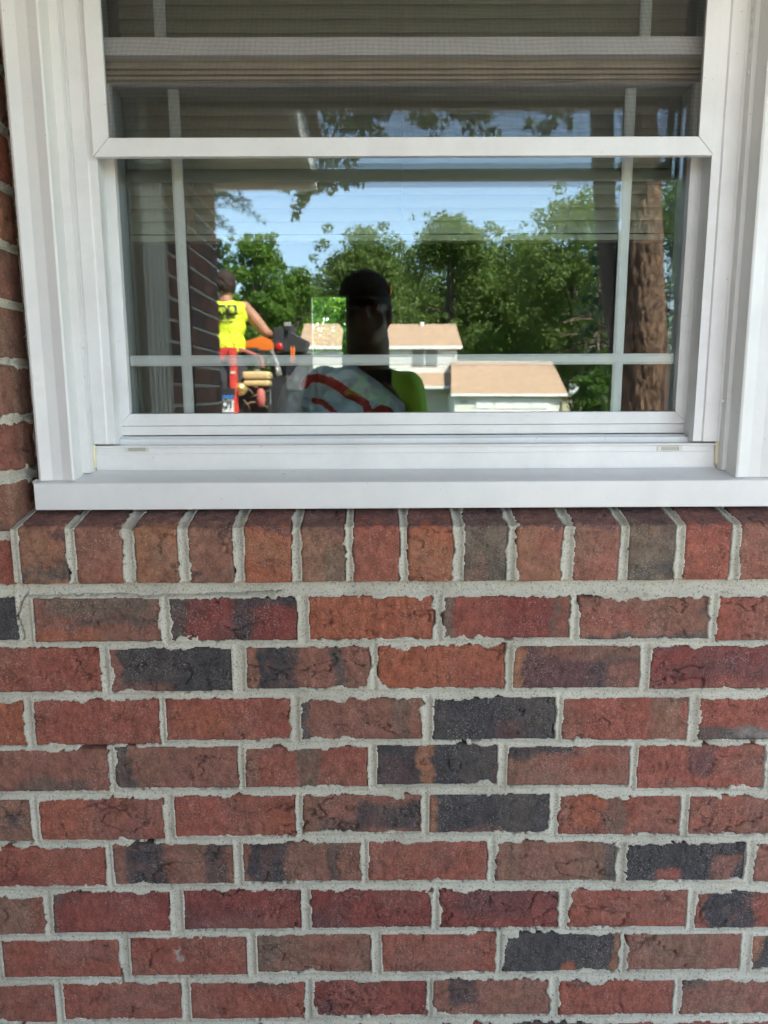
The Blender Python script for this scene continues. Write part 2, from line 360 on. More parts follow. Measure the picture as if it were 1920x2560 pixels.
flat = lambda s, t, h: np.stack([s, -h, t], 1)
CR = [(0, 1450), (960, 1450), (0, 2000), (960, 2000)]
ROWS = [
 [(0,-470,75,72,262,'C',[]),(0,145,695,78,268,'B',[('G',.1,.95,-.2,.42,.8),('K',.3,1,.45,.62,.8),('O',0,.5,.72,1.2,.8)]),(0,735,1283,78,262,'D',[('K',-.2,.12,-.2,1.2,.9,.05),('C',.48,.64,-.2,1.2,.9,.05),('C',.55,1.1,-.3,.18,.9)]),(0,1335,1871,70,258,'O',[]),
  (1,255,805,70,252,'D',[('G',-.2,.10,-.2,1.2,1,.02),('G',.84,.9,-.2,1.2,.8,.03),('R',.12,.45,-.2,1.2,.7),('B',.9,1.2,-.2,1.2,.8)]),(1,843,1405,75,255,'B',[('R',0,.5,.3,.8,.6),('K',0,1,.9,1.3,.8,.06),('K',.95,1.2,-.2,.5,.8,.05)]),(1,1440,1990,68,262,'R',[('B',.4,.6,-.2,1.2,.7)])],
 [(0,-110,435,292,485,'R',[]),(0,475,1003,295,482,'C',[('B',-.2,.10,-.2,1.2,.9,.07),('B',0,.5,.8,1.2,.7)]),(0,1065,1598,290,470,'B',[('C',.08,.42,-.2,1.2,.95,.04),('K',.70,.80,-.2,1.2,.85,.04)]),(0,1635,2179,283,468,'O',[]),
  (1,558,1105,283,468,'P',[('T',-.2,.06,-.2,1.2,.9,.04),('T',.2,.5,-.2,.3,.6),('B',.75,1.2,.4,1.2,.8),('N',.5,1,-.2,.3,.7)]),(1,1150,1700,285,470,'D',[('P',.1,1,.4,.7,.5),('B',0,1,.8,1.2,.5)])],
 [(0,-440,105,530,720,'O',[]),(0,148,690,518,713,'R',[]),(0,717,1258,512,693,'R',[('O',.05,.5,.2,.9,.7)]),(0,1300,1824,512,690,'B',[('K',-.2,.09,-.2,1.2,.9,.04),('G',.78,.92,-.2,1.2,.6,.05)]),
  (1,212,740,508,690,'C',[('P',.5,.8,.6,1,.6)]),(1,772,1312,508,693,'R',[('N',.70,.95,-.2,1.2,.8,.05)]),(1,1360,1900,510,690,'R',[('K',-.1,1.2,.68,1.3,.9),('E',.3,1,.7,.95,.3)])],
 [(0,-70,473,735,915,'B',[('K',.2,.8,.75,1.3,.6),('G',.3,.6,.6,.9,.5)]),(0,497,1028,720,900,'B',[('K',-.2,.1,-.2,1.2,.85,.05),('K',0,.2,.7,1.2,.7),('G',.8,1.2,.9,1.2,.6)]),(0,1060,1588,722,895,'R',[('G',.42,.62,-.2,1.2,.8,.05),('N',-.2,.08,-.2,1.2,.8,.04)]),(0,1630,2149,712,885,'C',[('T',.34,.47,-.2,1.2,.9,.03),('P',0,.3,.3,1,.4),('R',.96,1.2,.6,1.2,.8,.03)]),
  (1,535,1060,718,888,'B',[('C',-.2,.55,-.3,.18,.95,.07),('C',-.2,.2,.1,.35,.7),('N',0,.4,.6,1.2,.6),('R',.5,.9,.2,.6,.6)]),(1,1095,1642,715,900,'R',[('P',.38,.60,-.2,.7,.75,.05),('B',.8,1,-.2,1.2,.5)]),(1,1680,2200,715,900,'R',[])],
 [(2,-400,135,0,183,'N',[('C',.8,.95,.35,.7,.8)]),(2,170,708,-5,175,'R',[('K',.65,.85,.85,1.1,.5),('O',0,.4,0,1,.5)]),(2,755,1275,-18,158,'R',[('O',.75,1,.5,1,.6)]),(2,1310,1819,-20,140,'B',[('C',.45,1.2,.2,.9,.8),('K',.1,.5,.6,1.2,.6)]),
  (3,197,712,-25,142,'C',[('T',-.2,.06,-.2,1.2,.8,.04),('K',.65,.85,-.2,1.2,.8),('B',.2,.6,.9,1.3,.7)]),(3,755,1278,-20,150,'R',[('O',.12,.34,-.2,.8,.8,.05),('G',.36,.55,-.2,1.2,.65,.05)]),(3,1318,1860,-15,150,'B',[('R',0,.4,0,1,.6)])],
 [(2,-80,460,207,378,'R',[('D',0,.5,.6,1.2,.5)]),(2,490,1010,192,365,'B',[('C',.12,.45,-.2,1.2,.85,.07),('C',.76,.95,-.2,1.2,.75,.06),('N',.5,.7,0,.6,.6)]),(2,1050,1560,185,355,'B',[('C',.07,.38,-.2,1.2,.85,.06),('K',.72,.84,-.2,1.2,.7,.04),('N',.4,.65,0,1,.5)]),(2,1592,2104,180,350,'R',[('K',.55,.75,.4,.7,.3)]),
  (3,485,1000,180,350,'N',[('K',.9,1.2,-.2,1.2,.9,.05),('B',.2,.6,0,1,.5)]),(3,1045,1560,187,350,'C',[('R',.28,.48,.72,1.3,.8,.05),('B',.75,.95,.4,1.2,.8,.06)]),(3,1600,2120,185,355,'B',[])],
 [(2,-340,190,422,585,'N',[('R',.9,1.2,0,1.2,.7)]),(2,228,735,400,575,'D',[('K',-.2,.05,-.2,1.2,.7,.03),('R',.2,.9,.1,.9,.6)]),(2,795,1300,390,560,'D',[('B',.2,.9,.7,1.2,.6)]),(2,1345,1864,387,553,'D',[('B',.5,.9,-.2,.5,.4)]),
  (3,240,755,390,555,'D',[('P',.2,.8,.3,.7,.5)]),(3,800,1308,390,552,'R',[('B',.3,.9,.2,.8,.6)]),(3,1345,1880,395,555,'R',[('C',.08,.48,-.2,1.2,.85,.05)])],
 [(2,-530,-20,612,775,'R',[]),(2,10,515,605,768,'R',[('B',.4,1,0,.6,.6)]),(2,565,1068,592,760,'R',[('E',.40,.47,.3,.6,.5,.02)]),(2,1110,1603,580,745,'B',[('G',-.2,.2,-.2,1.2,.6,.06),('N',.7,1.2,-.2,1.2,.4)]),(2,1650,2144,578,745,'R',[('B',.3,.7,0,1,.5)]),
  (3,515,1018,577,742,'C',[('T',.94,1.2,-.2,1.2,.8,.03),('O',.49,.60,.78,1.3,1,.03)]),(3,1050,1540,577,735,'B',[('N',.2,.8,0,.6,.7)]),(3,1590,2100,585,735,'C',[('T',-.2,.08,-.2,1.2,.8,.04)])],
 [(2,-280,240,800,965,'B',[('R',.5,1.2,0,1,.6)]),(2,275,785,790,950,'R',[('B',.3,.9,.1,.8,.5)]),(2,825,1315,787,948,'R',[('K',.5,.9,-.3,.1,.6)]),(2,1352,1841,780,935,'D',[('R',.2,.8,0,1,.6)]),
  (3,213,712,778,930,'B',[('C',.15,.38,-.2,.7,.75,.06),('T',.5,.75,.2,.6,.6)]),(3,758,1250,780,930,'R',[('K',.1,.4,-.3,.1,.6)]),(3,1285,1790,775,925,'B',[('K',-.1,.2,-.3,.2,.6)])],
 [(2,-480,20,985,1140,'R',[]),(2,55,560,982,1140,'B',[]),(2,600,1090,978,1130,'R',[]),(2,1130,1620,972,1125,'N',[]),(2,1660,2085,968,1120,'D',[]),
  (3,455,925,963,1112,'C',[('P',.4,.6,0,1,.6)]),(3,965,1480,960,1110,'R',[]),(3,1520,2010,958,1108,'R',[])],
]
XW = float(V(547, 800, 3.56)[0])                                        # plane of the wing wall on the left
wall = empty('brick_wall', 'red and charcoal brick wall below and beside the white window, with ragged grey mortar', 'wall', (0, 0, 0))
rects, nb = [], 0
for row in ROWS:
    for (c, xl, xr, yt, yb, base, pat) in row:
        ox, oy = CR[c]; ul, ur = ox+xl/1.728, ox+xr/1.728; vt, vb = oy+yt/1.728, oy+yb/1.728
        vm = (vt+vb)/2; um = (ul+ur)/2; uc = min(max(um, -200), 2100)
        r = (max(X(ul, vm, 0), XW+.004)-.0006, X(ur, vm, 0)+.0006, Z(vb, 0, uc)-.0004, Z(vt, 0, uc)+.0004)
        if r[1]-r[0] < .02: continue
        rects.append(r); nb += 1
        sheet_brick(r, flat, base, pat, nb*1.73, wall)
zA_top = max(r[3] for r in rects); zJ_bot = min(r[2] for r in rects)
codes = 'RRBDRNORBCRD'
x_fill0, x_fill1 = XW+.004, 1.45
# courses carry on beyond the frame: to the right, and down to the walk
for ri, row in enumerate(ROWS):
    rr = [r for r in rects if abs((r[2]+r[3])/2 - Z(CR[row[2][0]][1]+(row[2][3]+row[2][4])/2/1.728, 0, 960)) < .025]
    x = max(r[1] for r in rr)+.0127; z0 = sum(r[2] for r in rr)/len(rr); z1 = sum(r[3] for r in rr)/len(rr); k = 0
    while x < x_fill1-.05:
        nb += 1; r = (x, min(x+.1905, x_fill1), z0, z1); rects.append(r)
        sheet_brick(r, flat, codes[(nb*5) % 12], [], nb*1.73, wall, res=.006); x += .2032
    x = min(r[0] for r in rr)-.0127
    while x > XW+.03:
        nb += 1; r = (max(x-.1905, XW+.004), x, z0, z1); rects.append(r)
        sheet_brick(r, flat, codes[(nb*5) % 12], [], nb*1.73, wall, res=.006); x -= .2032
z = zJ_bot-.0127; k = 0
low = []
while z > .03:
    x = x_fill0-(.1016 if k % 2 else 0)
    while x < x_fill1:
        low.append((max(x, x_fill0), min(x+.1905, x_fill1), max(z-.0686, .005), z)); x += .2032
    z -= .0813; k += 1
low = [r for r in low if r[1]-r[0] > .03]
for r in low:
    nb += 1; rects.append(r); sheet_brick(r, flat, codes[(nb*7) % 12], [], nb*1.73, wall, res=.008)
# rowlock sill course
YF = -.012
ROWLOCK = [(33,138,48,150,'T',[('K',-.2,1.2,.62,1.3,.85,.06),('N',0,.6,-.2,.6,.5)]),(157,262,168,268,'B',[('R',0,1,.7,1.2,.5)]),(285,383,295,387,'T',[('N',.3,1.2,.4,1.2,.7)]),(403,505,410,503,'N',[('K',-.2,1.2,.75,1.3,.7),('B',.2,.8,.3,.6,.5)]),
 (527,630,527,630,'O',[('T',0,1,.1,.7,.7)]),(650,748,650,745,'N',[('G',.5,1.2,.4,1.2,.6),('T',0,.5,.2,.6,.5)]),(763,865,762,862,'R',[('B',.2,.7,.4,.6,.4)]),(882,982,880,978,'O',[('T',0,1,.3,.9,.7)]),(1003,1100,1000,1092,'G',[('T',.3,.4,.45,.6,.8,.05),('B',.1,.6,.7,.95,.6),('K',.5,1.2,.75,1.2,.7)]),
 (1117,1218,1113,1213,'T',[('R',.5,1.2,0,.6,.5)]),(1242,1342,1235,1333,'B',[('R',0,1,.5,1,.5)]),(1362,1465,1353,1452,'G',[('K',-.2,1.2,.72,1.3,.85,.06),('N',0,1,0,.3,.5)]),(1482,1585,1475,1575,'R',[('D',0,1,0,.3,.5)]),(1605,1705,1590,1692,'B',[('R',.2,1,.5,1,.6)])]
q = 1920/1659.0
zb_row = Z(1258*q, YF, 960); zt_row = Z(1137*q, YF, 960); HF = zt_row-zb_row
SL = math.tan(R_(15)); under = .022
def rowmap(s, t, h):
    """t = 0 at the lower front edge; up the front; then back along the sloping top"""
    y = np.empty_like(t); z = np.empty_like(t); ny = np.empty_like(t); nz = np.empty_like(t)
    a = t < 0; b = (t >= 0) & (t <= HF); c = t > HF
    y[a] = YF-t[a]; z[a] = zb_row; ny[a] = 0; nz[a] = -1
    y[b] = YF; z[b] = zb_row+t[b]; ny[b] = -1; nz[b] = 0
    cs, sn = math.cos(R_(15)), math.sin(R_(15))
    y[c] = YF+(t[c]-HF)*cs; z[c] = zt_row+(t[c]-HF)*sn; ny[c] = -sn; nz[c] = cs
    for te, (n0, n1) in ((0, ((0, -1), (-1, 0))), (HF, ((-1, 0), (-sn, cs)))):
        w = np.clip((t-te)/.006*.5+.5, 0, 1); near = np.abs(t-te) < .003
        ny = np.where(near, n0[0]*(1-w)+n1[0]*w, ny); nz = np.where(near, n0[1]*(1-w)+n1[1]*w, nz)
        rd = np.where(np.abs(t-te) < .005, .0018*(1-np.abs(t-te)/.005)**2, 0); h = h-rd
    return np.stack([s, y+ny*h, z+nz*h], 1)
rl = []
for i, (a0, a1, b0, b1, base, pat) in enumerate(ROWLOCK):
    xl = (X(a0*q, 1137*q, YF)+X(b0*q, 1257*q, YF))/2; xr = (X(a1*q, 1137*q, YF)+X(b1*q, 1257*q, YF))/2
    rl.append((xl, xr, base, pat))
while rl[-1][1] < .60: rl.append((rl[-1][1]+.012, rl[-1][1]+.083, 'RBT'[len(rl) % 3], []))
rrects = []
for i, (xl, xr, base, pat) in enumerate(rl):
    r = (xl, xr, -under, HF+.090); rrects.append(r)
    # patches were written for the visible front face only
    tot = r[3]-r[2]; pp = [(p[0], p[1], p[2], 1-(under+HF*(1-max(p[3], -.02)))/tot, 1-(under+HF*(1-min(p[4], 1.02)))/tot)+tuple(p[5:]) for p in pat]
    pp.append(('P', -.5, 1.5, -.5, 1-(under+HF+.004)/tot, .75, .012))
    sheet_brick(r, rowmap, base, pp, 300+i*2.37, wall, res=.0018, rough=.75, tint=(1.10, 1.12, 1.08))
sheet_mortar('mortar', (rl[0][0]-.011, rl[-1][1]+.012, -.018, HF+.090), rrects, rowmap, wall, seed=5, ragged=.75, h0=-.0018)
# left jamb bricks wrap the corner into the reveal
XC = X(27, 1250, 0)
def jambmap(s, t, h):
    a = s <= XC
    w = np.clip((s-XC)/.006*.5+.5, 0, 1)
    x = np.where(a, s, XC); y = np.where(a, 0, s-XC); rd = np.where(np.abs(s-XC) < .006, .0022*(1-np.abs(s-XC)/.006)**2, 0); h = h-rd
    return np.stack([x+w*h, y-(1-w)*h, t], 1)
zj = zA_top+.0165; jr = []; k = 0
JC = [('R', []), ('R', [('N', .6, 1.2, -.2, 1.2, .8)]), ('R', [('N', .72, 1.2, -.2, 1.2, .7)]), ('N', [('B', .3, .8, 0, 1, .6)]), ('N', []), ('N', []), ('T', []), ('O', []), ('N', []), ('R', []), ('B', []), ('R', [])]
ROWV = [(1349, 1466), (1205, 1329), (1057, 1181), (914, 1038), (765, 894), (615, 745)]
for k in range(13):
    if k < len(ROWV):
        vt, vb = ROWV[k]; Yp = 0 if k < 3 else .02
        z0, z1 = Z(vb, Yp, 20), Z(vt, Yp, 20)
    else: z0, z1 = jr[-1][3]+.0127, jr[-1][3]+.0127+.0686
    if z0 > 2.43: break
    z1 = min(z1, 2.44)
    L = .1905 if k % 2 else .092
    r = (XC-L, XC+.088, z0, z1); jr.append(r)
    base, pat = JC[k % 12]
    sheet_brick(r, jambmap, base, pat, 500+k*3.1, wall, res=.0024)
    x = XC-L-.0127
    while x > XW+.03:
        r2 = (max(x-.1905, XW+.004), x, z0, z1); jr.append(r2); nb += 1
        sheet_brick(r2, jambmap, codes[(nb*5) % 12], [], nb*1.1, wall, res=.006); x -= .2032
sheet_mortar('mortar', (XW+.004, XC+.088, zA_top+.002, 2.44), jr, jambmap, wall, seed=9)
ck = [[W(u, v, 0)[[0, 2]] for u, v in ((66, 1490), (110, 1492), (200, 1488), (300, 1486), (370, 1492), (420, 1489), (560, 1486), (700, 1480))],
      [W(u, v, 0)[[0, 2]] for u, v in ((66, 1482), (50, 1510), (44, 1540), (56, 1580), (58, 1597))]]
sheet_mortar('mortar', (x_fill0, .80, zJ_bot-.02, zb_row+.006), rects, flat, wall, seed=2, cracks=[(ck[0], .0009, .009), (ck[1], .0012, .010)])
box_obj('mortar', (x_fill0, x_fill1, .002, .10, 0.0, zJ_bot-.02), M_MORTAR, wall)
box_obj('mortar', (.79, x_fill1, .002, .10, zJ_bot-.02, zb_row), M_MORTAR, wall)
box_obj('backing', (XW, x_fill1, .03, .12, 0.0, zb_row-.004), M_MORTAR, wall)
# brickwork right of and above the window, outside the frame
bm = bmesh.new(); XR = .66; z = zb_row; k = 0
WTOP = 2.36
while z < 2.44:
    x = XR+(.1016 if k % 2 else 0)
    if k % 2: box(bm, XR, XR+.0889, 0, .09, z, min(z+.0686, 2.45))
    while x < x_fill1: box(bm, x, min(x+.1905, x_fill1), 0, .09, z, min(z+.0686, 2.45)); x += .2032
    z += .0813; k += 1
tag(bm_obj('brick_courses', bm, simple('brick_plain', (.33, .10, .065), .9, .35, 9, .4, 200), wall), kind='stuff')
box_obj('mortar', (XR-.001, x_fill1, .004, .10, zb_row, 2.45), M_MORTAR, wall)
box_obj('mortar', (XC+.09, XR, .006, .10, WTOP, 2.45), M_MORTAR, wall)

# ------------------------------------------------------------------ the window
win = empty('double_hung_window', 'white vinyl double hung window with grilles, raised insect screen and trimmed sill', 'window', (0, .1, zt_row))
win.location = (0, 0, 0)
YC, YS, YJ, YSC, YLO, YUP = .036, .066, .076, .068, .116, .094
zsill = Z(1206, .030)
zs_back = Z(1170, .082)
# casing (bent metal over brick mould) with shallow cove
def casing(side):
    if side < 0:
        a, b, c, d = X(94, 1180, YC), X(127, 1180, YC), X(153, 1180, YC), X(184, 1180, YC); s0, s1, cl, fr0, fr1, st1 = 204, 226, 239, 247, 291, 303
    else:
        d = X(1839, 1195, YC); c = d+.0215; b = d+.0385; a = d+.062; s0, s1, cl, fr0, fr1, st1 = 1823, 1803, 1786, 1780, 1730, 1714
    v = 1180 if side < 0 else 1195
    zf = zsill+.004
    poly = [(a, YC+.030), (a, YC+.002), (a*.8+b*.2, YC), (b, YC+.0045), (c, YC+.0045), (d*.85+c*.15, YC), (d, YC+.0015), (d+(.0005 if side < 0 else -.0005), YS+.002), (d, YS+.02), (a, YS+.02)]
    prism_obj('casing', poly, 'z', zf, WTOP, M_WRAP, win, bevel=.0006)
    e0, e1 = X(s0, v, YS), X(s1, v, YS)
    d_ = d-(.0005 if side < 0 else -.0005)
    poly = [(d_, YS), (e1, YS), (e1, YS+.022), (d_, YS+.022)]
    prism_obj('stop_trim', poly, 'z', zs_back-.004, WTOP, M_WRAP, win, bevel=.0008)
    # caulk
    c0, c1 = e1, X(cl, v, YJ+.004)
    bm = bmesh.new(); n = 60; pts = []
    for i in range(n+1):
        z = zs_back+.002+(WTOP-zs_back)*i/n; pts.append(((c0+c1)/2+random.uniform(-.0006, .0006), YJ+.0075, z))
    tube(bm, pts, [abs(c1-c0)/2+random.uniform(.0012, .0022) for _ in pts], 8); bm_obj('caulk_bead', bm, M_CAULK, win, True)
    # frame jamb with tracks
    j0 = c1; j1 = X(fr1, 1102, YJ+.006); j2 = X(st1, 1102, YLO-.004)
    g = (j1-j0)
    poly = [(j0, YJ+.003), (j0+g*.08, YJ), (j0+g*.62, YJ), (j0+g*.66, YJ+.003), (j1, YJ+.003), (j1, YJ+.020), (j2, YJ+.020), (j2, YJ+.055), (j2, .17), (e1, .17), (e1, YJ+.003)]
    prism_obj('frame_jamb', poly, 'z', Z(1107, YJ+.003), WTOP, M_VINYL, win, bevel=.0006)
    return a, e1, c1, j1, j2
LA, LE, LC_, LJ1, LJ2 = casing(-1); RA, RE, RC_, RJ1, RJ2 = casing(1)
for u, v, Y in ((140, 126, YS+.004), (100, 186, .05), (181, 974, .052), (181, 1050, .052), (1871, 180, YS+.003), (1807, 1003, .054), (1840, 1080, .052)):
    p = W(u, v, Y); bm = bmesh.new(); ball(bm, p, (.0017, .0012, .0024), seg=10, rings=6); bm_obj('nail_head', bm, M_FASCIA, win, True)
# sill: sloping top, dropped face, drip edge
zf0, zf1 = Z(1271, .030), zsill
xs0 = X(85.5, 1240, .030); xs1 = .64
poly = [(.030, zf0), (.030, zf1), (.0325, zf1+.0015), (.090, zs_back-.001), (.12, zs_back-.001), (.12, zf0+.004), (.034, zf0+.004), (.034, zf0)]
sill = prism_obj('sill', poly, 'x', xs0, xs1, M_WRAP, win, bevel=.0009)
bm = bmesh.new(); pts = [W(u, v, .045) for u, v in ((83, 1207), (92, 1204), (110, 1206), (140, 1206), (170, 1203), (184, 1203))]
tube(bm, pts, [.003, .004, .0025, .002, .0016, .001], 8); bm_obj('caulk_bead', bm, simple('white_caulk', (.72, .70, .65), .6, .15, 60), win, True)
bm = bmesh.new(); n = 70
tube(bm, [(LE+(RE-LE)*i/n, YJ+.012, zs_back+.0018+random.uniform(-.0004, .0004)) for i in range(n+1)], [.0028+random.uniform(-.0002, .0003) for _ in range(n+1)], 8); bm_obj('caulk_bead', bm, M_CAULK, win, True)
# frame sill with ledge and weep slots
z_a, z_b, z_c, z_d, z_e = zs_back-.002, Z(1132, YJ+.008), Z(1116, YJ+.008), Z(1112, YJ+.004), Z(1107, YJ+.02)
fx0, fx1 = LE+.002, RE-.002; zlo0_ = Z(1086, YLO)
poly = [(YJ+.009, z_a), (YJ+.009, z_b-.0004), (YJ+.0105, z_b), (YJ+.0105, z_c-.0005), (YJ+.005, z_c), (YJ+.005, z_d), (YJ+.022, z_d+.001), (YJ+.022, Z(1095, YJ+.022)), (YJ+.027, Z(1095, YJ+.022)), (YJ+.027, z_e-.003), (YLO-.002, z_e-.003), (YLO-.002, zlo0_-.0015), (.17, zlo0_-.0015), (.17, z_a)]
fsill = prism_obj('frame_sill', poly, 'x', fx0, fx1, M_VINYL, win, bevel=.0006)
for u0, u1, v0, v1 in ((312, 373, 1117, 1130), (1644, 1705, 1115, 1128)):
    x0, x1 = X(u0, v0, YJ+.01), X(u1, v0, YJ+.01); z0, z1 = Z(v1, YJ+.01, u0), Z(v0, YJ+.01, u0)
    bm = bmesh.new(); t = .0013; w = (x1-x0)*.14
    box(bm, x0, x0+w, YJ+.0085, YJ+.011, z0, z1); box(bm, x1-w, x1, YJ+.0085, YJ+.011, z0, z1)
    box(bm, x0+w, x1-w, YJ+.0085, YJ+.011, z1-t, z1); box(bm, x0+w, x1-w, YJ+.0085, YJ+.011, z0, z0+t)
    wp = bm_obj('weep_slot', bm, mat_vinyl('weep_ivory', (.72, .70, .62), .1), fsill)
    box_obj('weep_flap', (x0+w+.0002, x1-w-.0002, YJ+.0098, YJ+.0112, z0+t, z1-t), simple('weep_flap', (.45, .43, .38), .6), fsill)
# sashes -------------------------------------------------------------
def frame_bars(name, xo0, xo1, zo0, zo1, wl, wr, wb, wt, y0, y1, mat, parent, bev=.0025, gap=.00025, lip=.006):
    """four mitred bars with a sloped glazing lip"""
    bm = bmesh.new()
    xi0, xi1, zi0, zi1 = xo0+wl, xo1-wr, zo0+wb, zo1-wt
    def quadbar(P):   # P: outer a, outer b, inner b, inner a  (x, z)
        front = [bm.verts.new((x, y0, z)) for x, z in P[:2]]+[bm.verts.new((x, y0+.0012, z)) for x, z in P[2:]]
        back = [bm.verts.new((x, y1, z)) for x, z in P]
        bm.faces.new(front); bm.faces.new(back[::-1])
        for i in range(4):
            j = (i+1) % 4; bm.faces.new((front[j], front[i], back[i], back[j]))
    g = gap
    quadbar([(xo0+g, zo0), (xo1-g, zo0), (xi1-g, zi0), (xi0+g, zi0)])
    quadbar([(xo1-g, zo1), (xo0+g, zo1), (xi0+g, zi1), (xi1-g, zi1)])
    quadbar([(xo0, zo1-g), (xo0, zo0+g), (xi0, zi0+g), (xi0, zi1-g)])
    quadbar([(xo1, zo0+g), (xo1, zo1-g), (xi1, zi1-g), (xi1, zi0+g)])
    return bm_obj(name, bm, mat, parent, bevel=.0006), (xi0, xi1, zi0, zi1)
def glaze(sash, inner, yg, uL, uR, hz):
    x0, x1, z0, z1 = inner; e = .004
    for k, yy in enumerate((yg, yg+.0165)):
        box_obj('glass_pane', (x0-e, x1+e, yy, yy+.003, z0-e, z1+e), M_GLASS, sash)
    w = .0165
    for xc in (uL, uR): grille(sash, 'v', xc, z0-.003, z1+.003, yg+.0065, w)
    for zc in hz: grille(sash, 'h', zc, x0-.003, x1+.003, yg+.0060, w)
def grille(sash, ax, c, a0, a1, y, w):
    h = w/2
    prof = [(c-h, y+.002), (c-h*.55, y), (c+h*.55, y), (c+h, y+.002), (c+h, y+.006), (c-h, y+.006)]
    if ax == 'v': prism_obj('grille_bar', prof, 'z', a0, a1, M_GRILLE, sash)
    else: prism_obj('grille_bar', [(b, a) for a, b in prof], 'x', a0, a1, M_GRILLE, sash)
# lower sash
zlo0, zlo1 = Z(1086, YLO), Z(140, YLO)
xg0 = (X(311, 700, GLASS_Y)+X(311, 720, GLASS_Y))/2; xg1 = X(1700, 705, GLASS_Y)
zg0, zg1 = Z(1032, YLO+.002), Z(208, YLO+.002)
zm = Z(1062, YLO)
lo, inn = frame_bars('lower_sash', LJ2-.004, RJ2+.004, zm, zlo1, xg0-LJ2+.004, RJ2+.004-xg1, zg0-zm, zlo1-zg1, YLO, .165, M_VINYL, win)
poly = [(YLO+.004, zlo0), (YLO+.004, zm-.0006), (YLO+.03, zm-.0006), (YLO+.03, zlo0)]
prism_obj('bottom_rail', poly, 'x', LJ2-.003, RJ2+.003, M_VINYL, lo, bevel=.0006)
M_SHADED_DUST = simple('shaded_dusty_vinyl', (.46, .40, .31), .7, .15, 30)  # dusty beige, with shade from upper sash and screen mixed into the colour
box_obj('rail_shade_plate', (LJ2, RJ2, YLO-.0015, YLO+.001, Z(206, YLO), Z(140, YLO)), M_SHADED_DUST, lo)  # added plate that carries the shaded rail colour
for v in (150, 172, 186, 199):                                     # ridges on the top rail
    zz = Z(v, YLO-.002); prism_obj('rail_ridge', [(YLO-.0075, zz-.0014), (YLO-.0075, zz+.0014), (YLO+.003, zz+.0035), (YLO+.003, zz-.002)], 'x', LJ2+.0005, RJ2-.0005, M_SHADED_DUST, lo)
mL = X((441+469)/2, 700, GLASS_Y+.006); mR = X((1542+1570)/2, 700, GLASS_Y+.006)
glaze(lo, inn, GLASS_Y, mL, mR, [Z(899.5, GLASS_Y+.006)])
# upper sash stands in front, its bottom rail is the meeting rail
zu0 = Z(137, YUP); zu1 = Z(91, YUP)
xu0, xu1 = LJ2-.0035, RJ2+.0035
up, inn2 = frame_bars('upper_sash', LJ1-.002, RJ1+.002, zu0, WTOP-.03, .013, .013, zu1-zu0, .03, YUP, .1145, M_VINYL, win)
glaze(up, inn2, YUP+.004-.0, X(397, 30, YUP+.01), X(1617, 30, YUP+.01), [])
# insect screen, pushed up
sx0 = X(226, 289, YSC); sx1 = X(1786, 361, YSC); si0 = X(266, 289, YSC); si1 = X(1748, 345, YSC)
sz0, sz1 = Z(390, YSC), Z(342, YSC)
scr, sinn = frame_bars('insect_screen', sx0, sx1, sz0, WTOP-.01, si0-sx0, sx1-si1, sz1-sz0, .022, YSC, YSC+.010, M_VINYL, win, gap=.0004)
# screen cloth: every wire
pitch, wr = .0017, .00021
bx0, bx1, bz0, bz1 = sinn[0]-.002, sinn[1]+.002, sinn[2]-.002, sinn[3]+.002
ycl = YSC+.006
vv, ff = [], []
def wire(ax, c, a0, a1, n, seed):
    # flat diamond-section strand, sagging a touch out of true
    base = len(vv)
    for i in range(n+1):
        a = a0+(a1-a0)*i/n
        cc = c+.00055*math.sin(a*17+c*9)+.0003*math.sin(a*41+c*23)
        for dx, dy in ((-wr, 0), (0, -wr), (wr, 0), (0, wr)):
            vv.append((cc+dx, ycl+dy, a) if ax == 'v' else (a, ycl+dy+.0001, cc+dx))
    for i in range(n):
        for k in range(4):
            p = base+i*4; ff.append((p+k, p+(k+1) % 4, p+4+(k+1) % 4, p+4+k))
c = bx0
while c < bx1: wire('v', c, bz0, bz1, 14, 0); c += pitch
c = bz0
while c < bz1: wire('h', c, bx0, bx1, 30, 0); c += pitch
tag(mesh_np('screen_cloth', vv, ff, M_MESH, scr, False), kind='stuff')
# head trim (just above the frame of the picture)
box_obj('head_casing', (LA, RA, YC+.001, YS+.02, WTOP+.0005, WTOP+.06), M_WRAP, win, .002)
box_obj('head_jamb', (LE, RE, YJ, .17, WTOP-.028, WTOP-.0005), M_VINYL, win)

# ------------------------------------------------------------------ room behind the glass
room = bpy.data.objects.new('room_wall', None)
RX0, RX1, RY0, RY1, RZ0, RZ1 = -2.0, 2.4, .175, 3.9, .12, 2.44
fw0, fw1 = W(775, 738, RY1), W(874, 905, RY1)       # garden window in the far wall
bm = bmesh.new()
box(bm, RX0-.1, RX0, RY0, RY1+.1, RZ0, RZ1); box(bm, RX1, RX1+.1, RY0, RY1+.1, RZ0, RZ1)
a, b, c, d = fw0[0], fw1[0], fw1[2], fw0[2]
box(bm, RX0, a, RY1, RY1+.1, RZ0, RZ1); box(bm, b, RX1, RY1, RY1+.1, RZ0, RZ1); box(bm, a, b, RY1, RY1+.1, RZ0, c); box(bm, a, b, RY1, RY1+.1, d, RZ1)
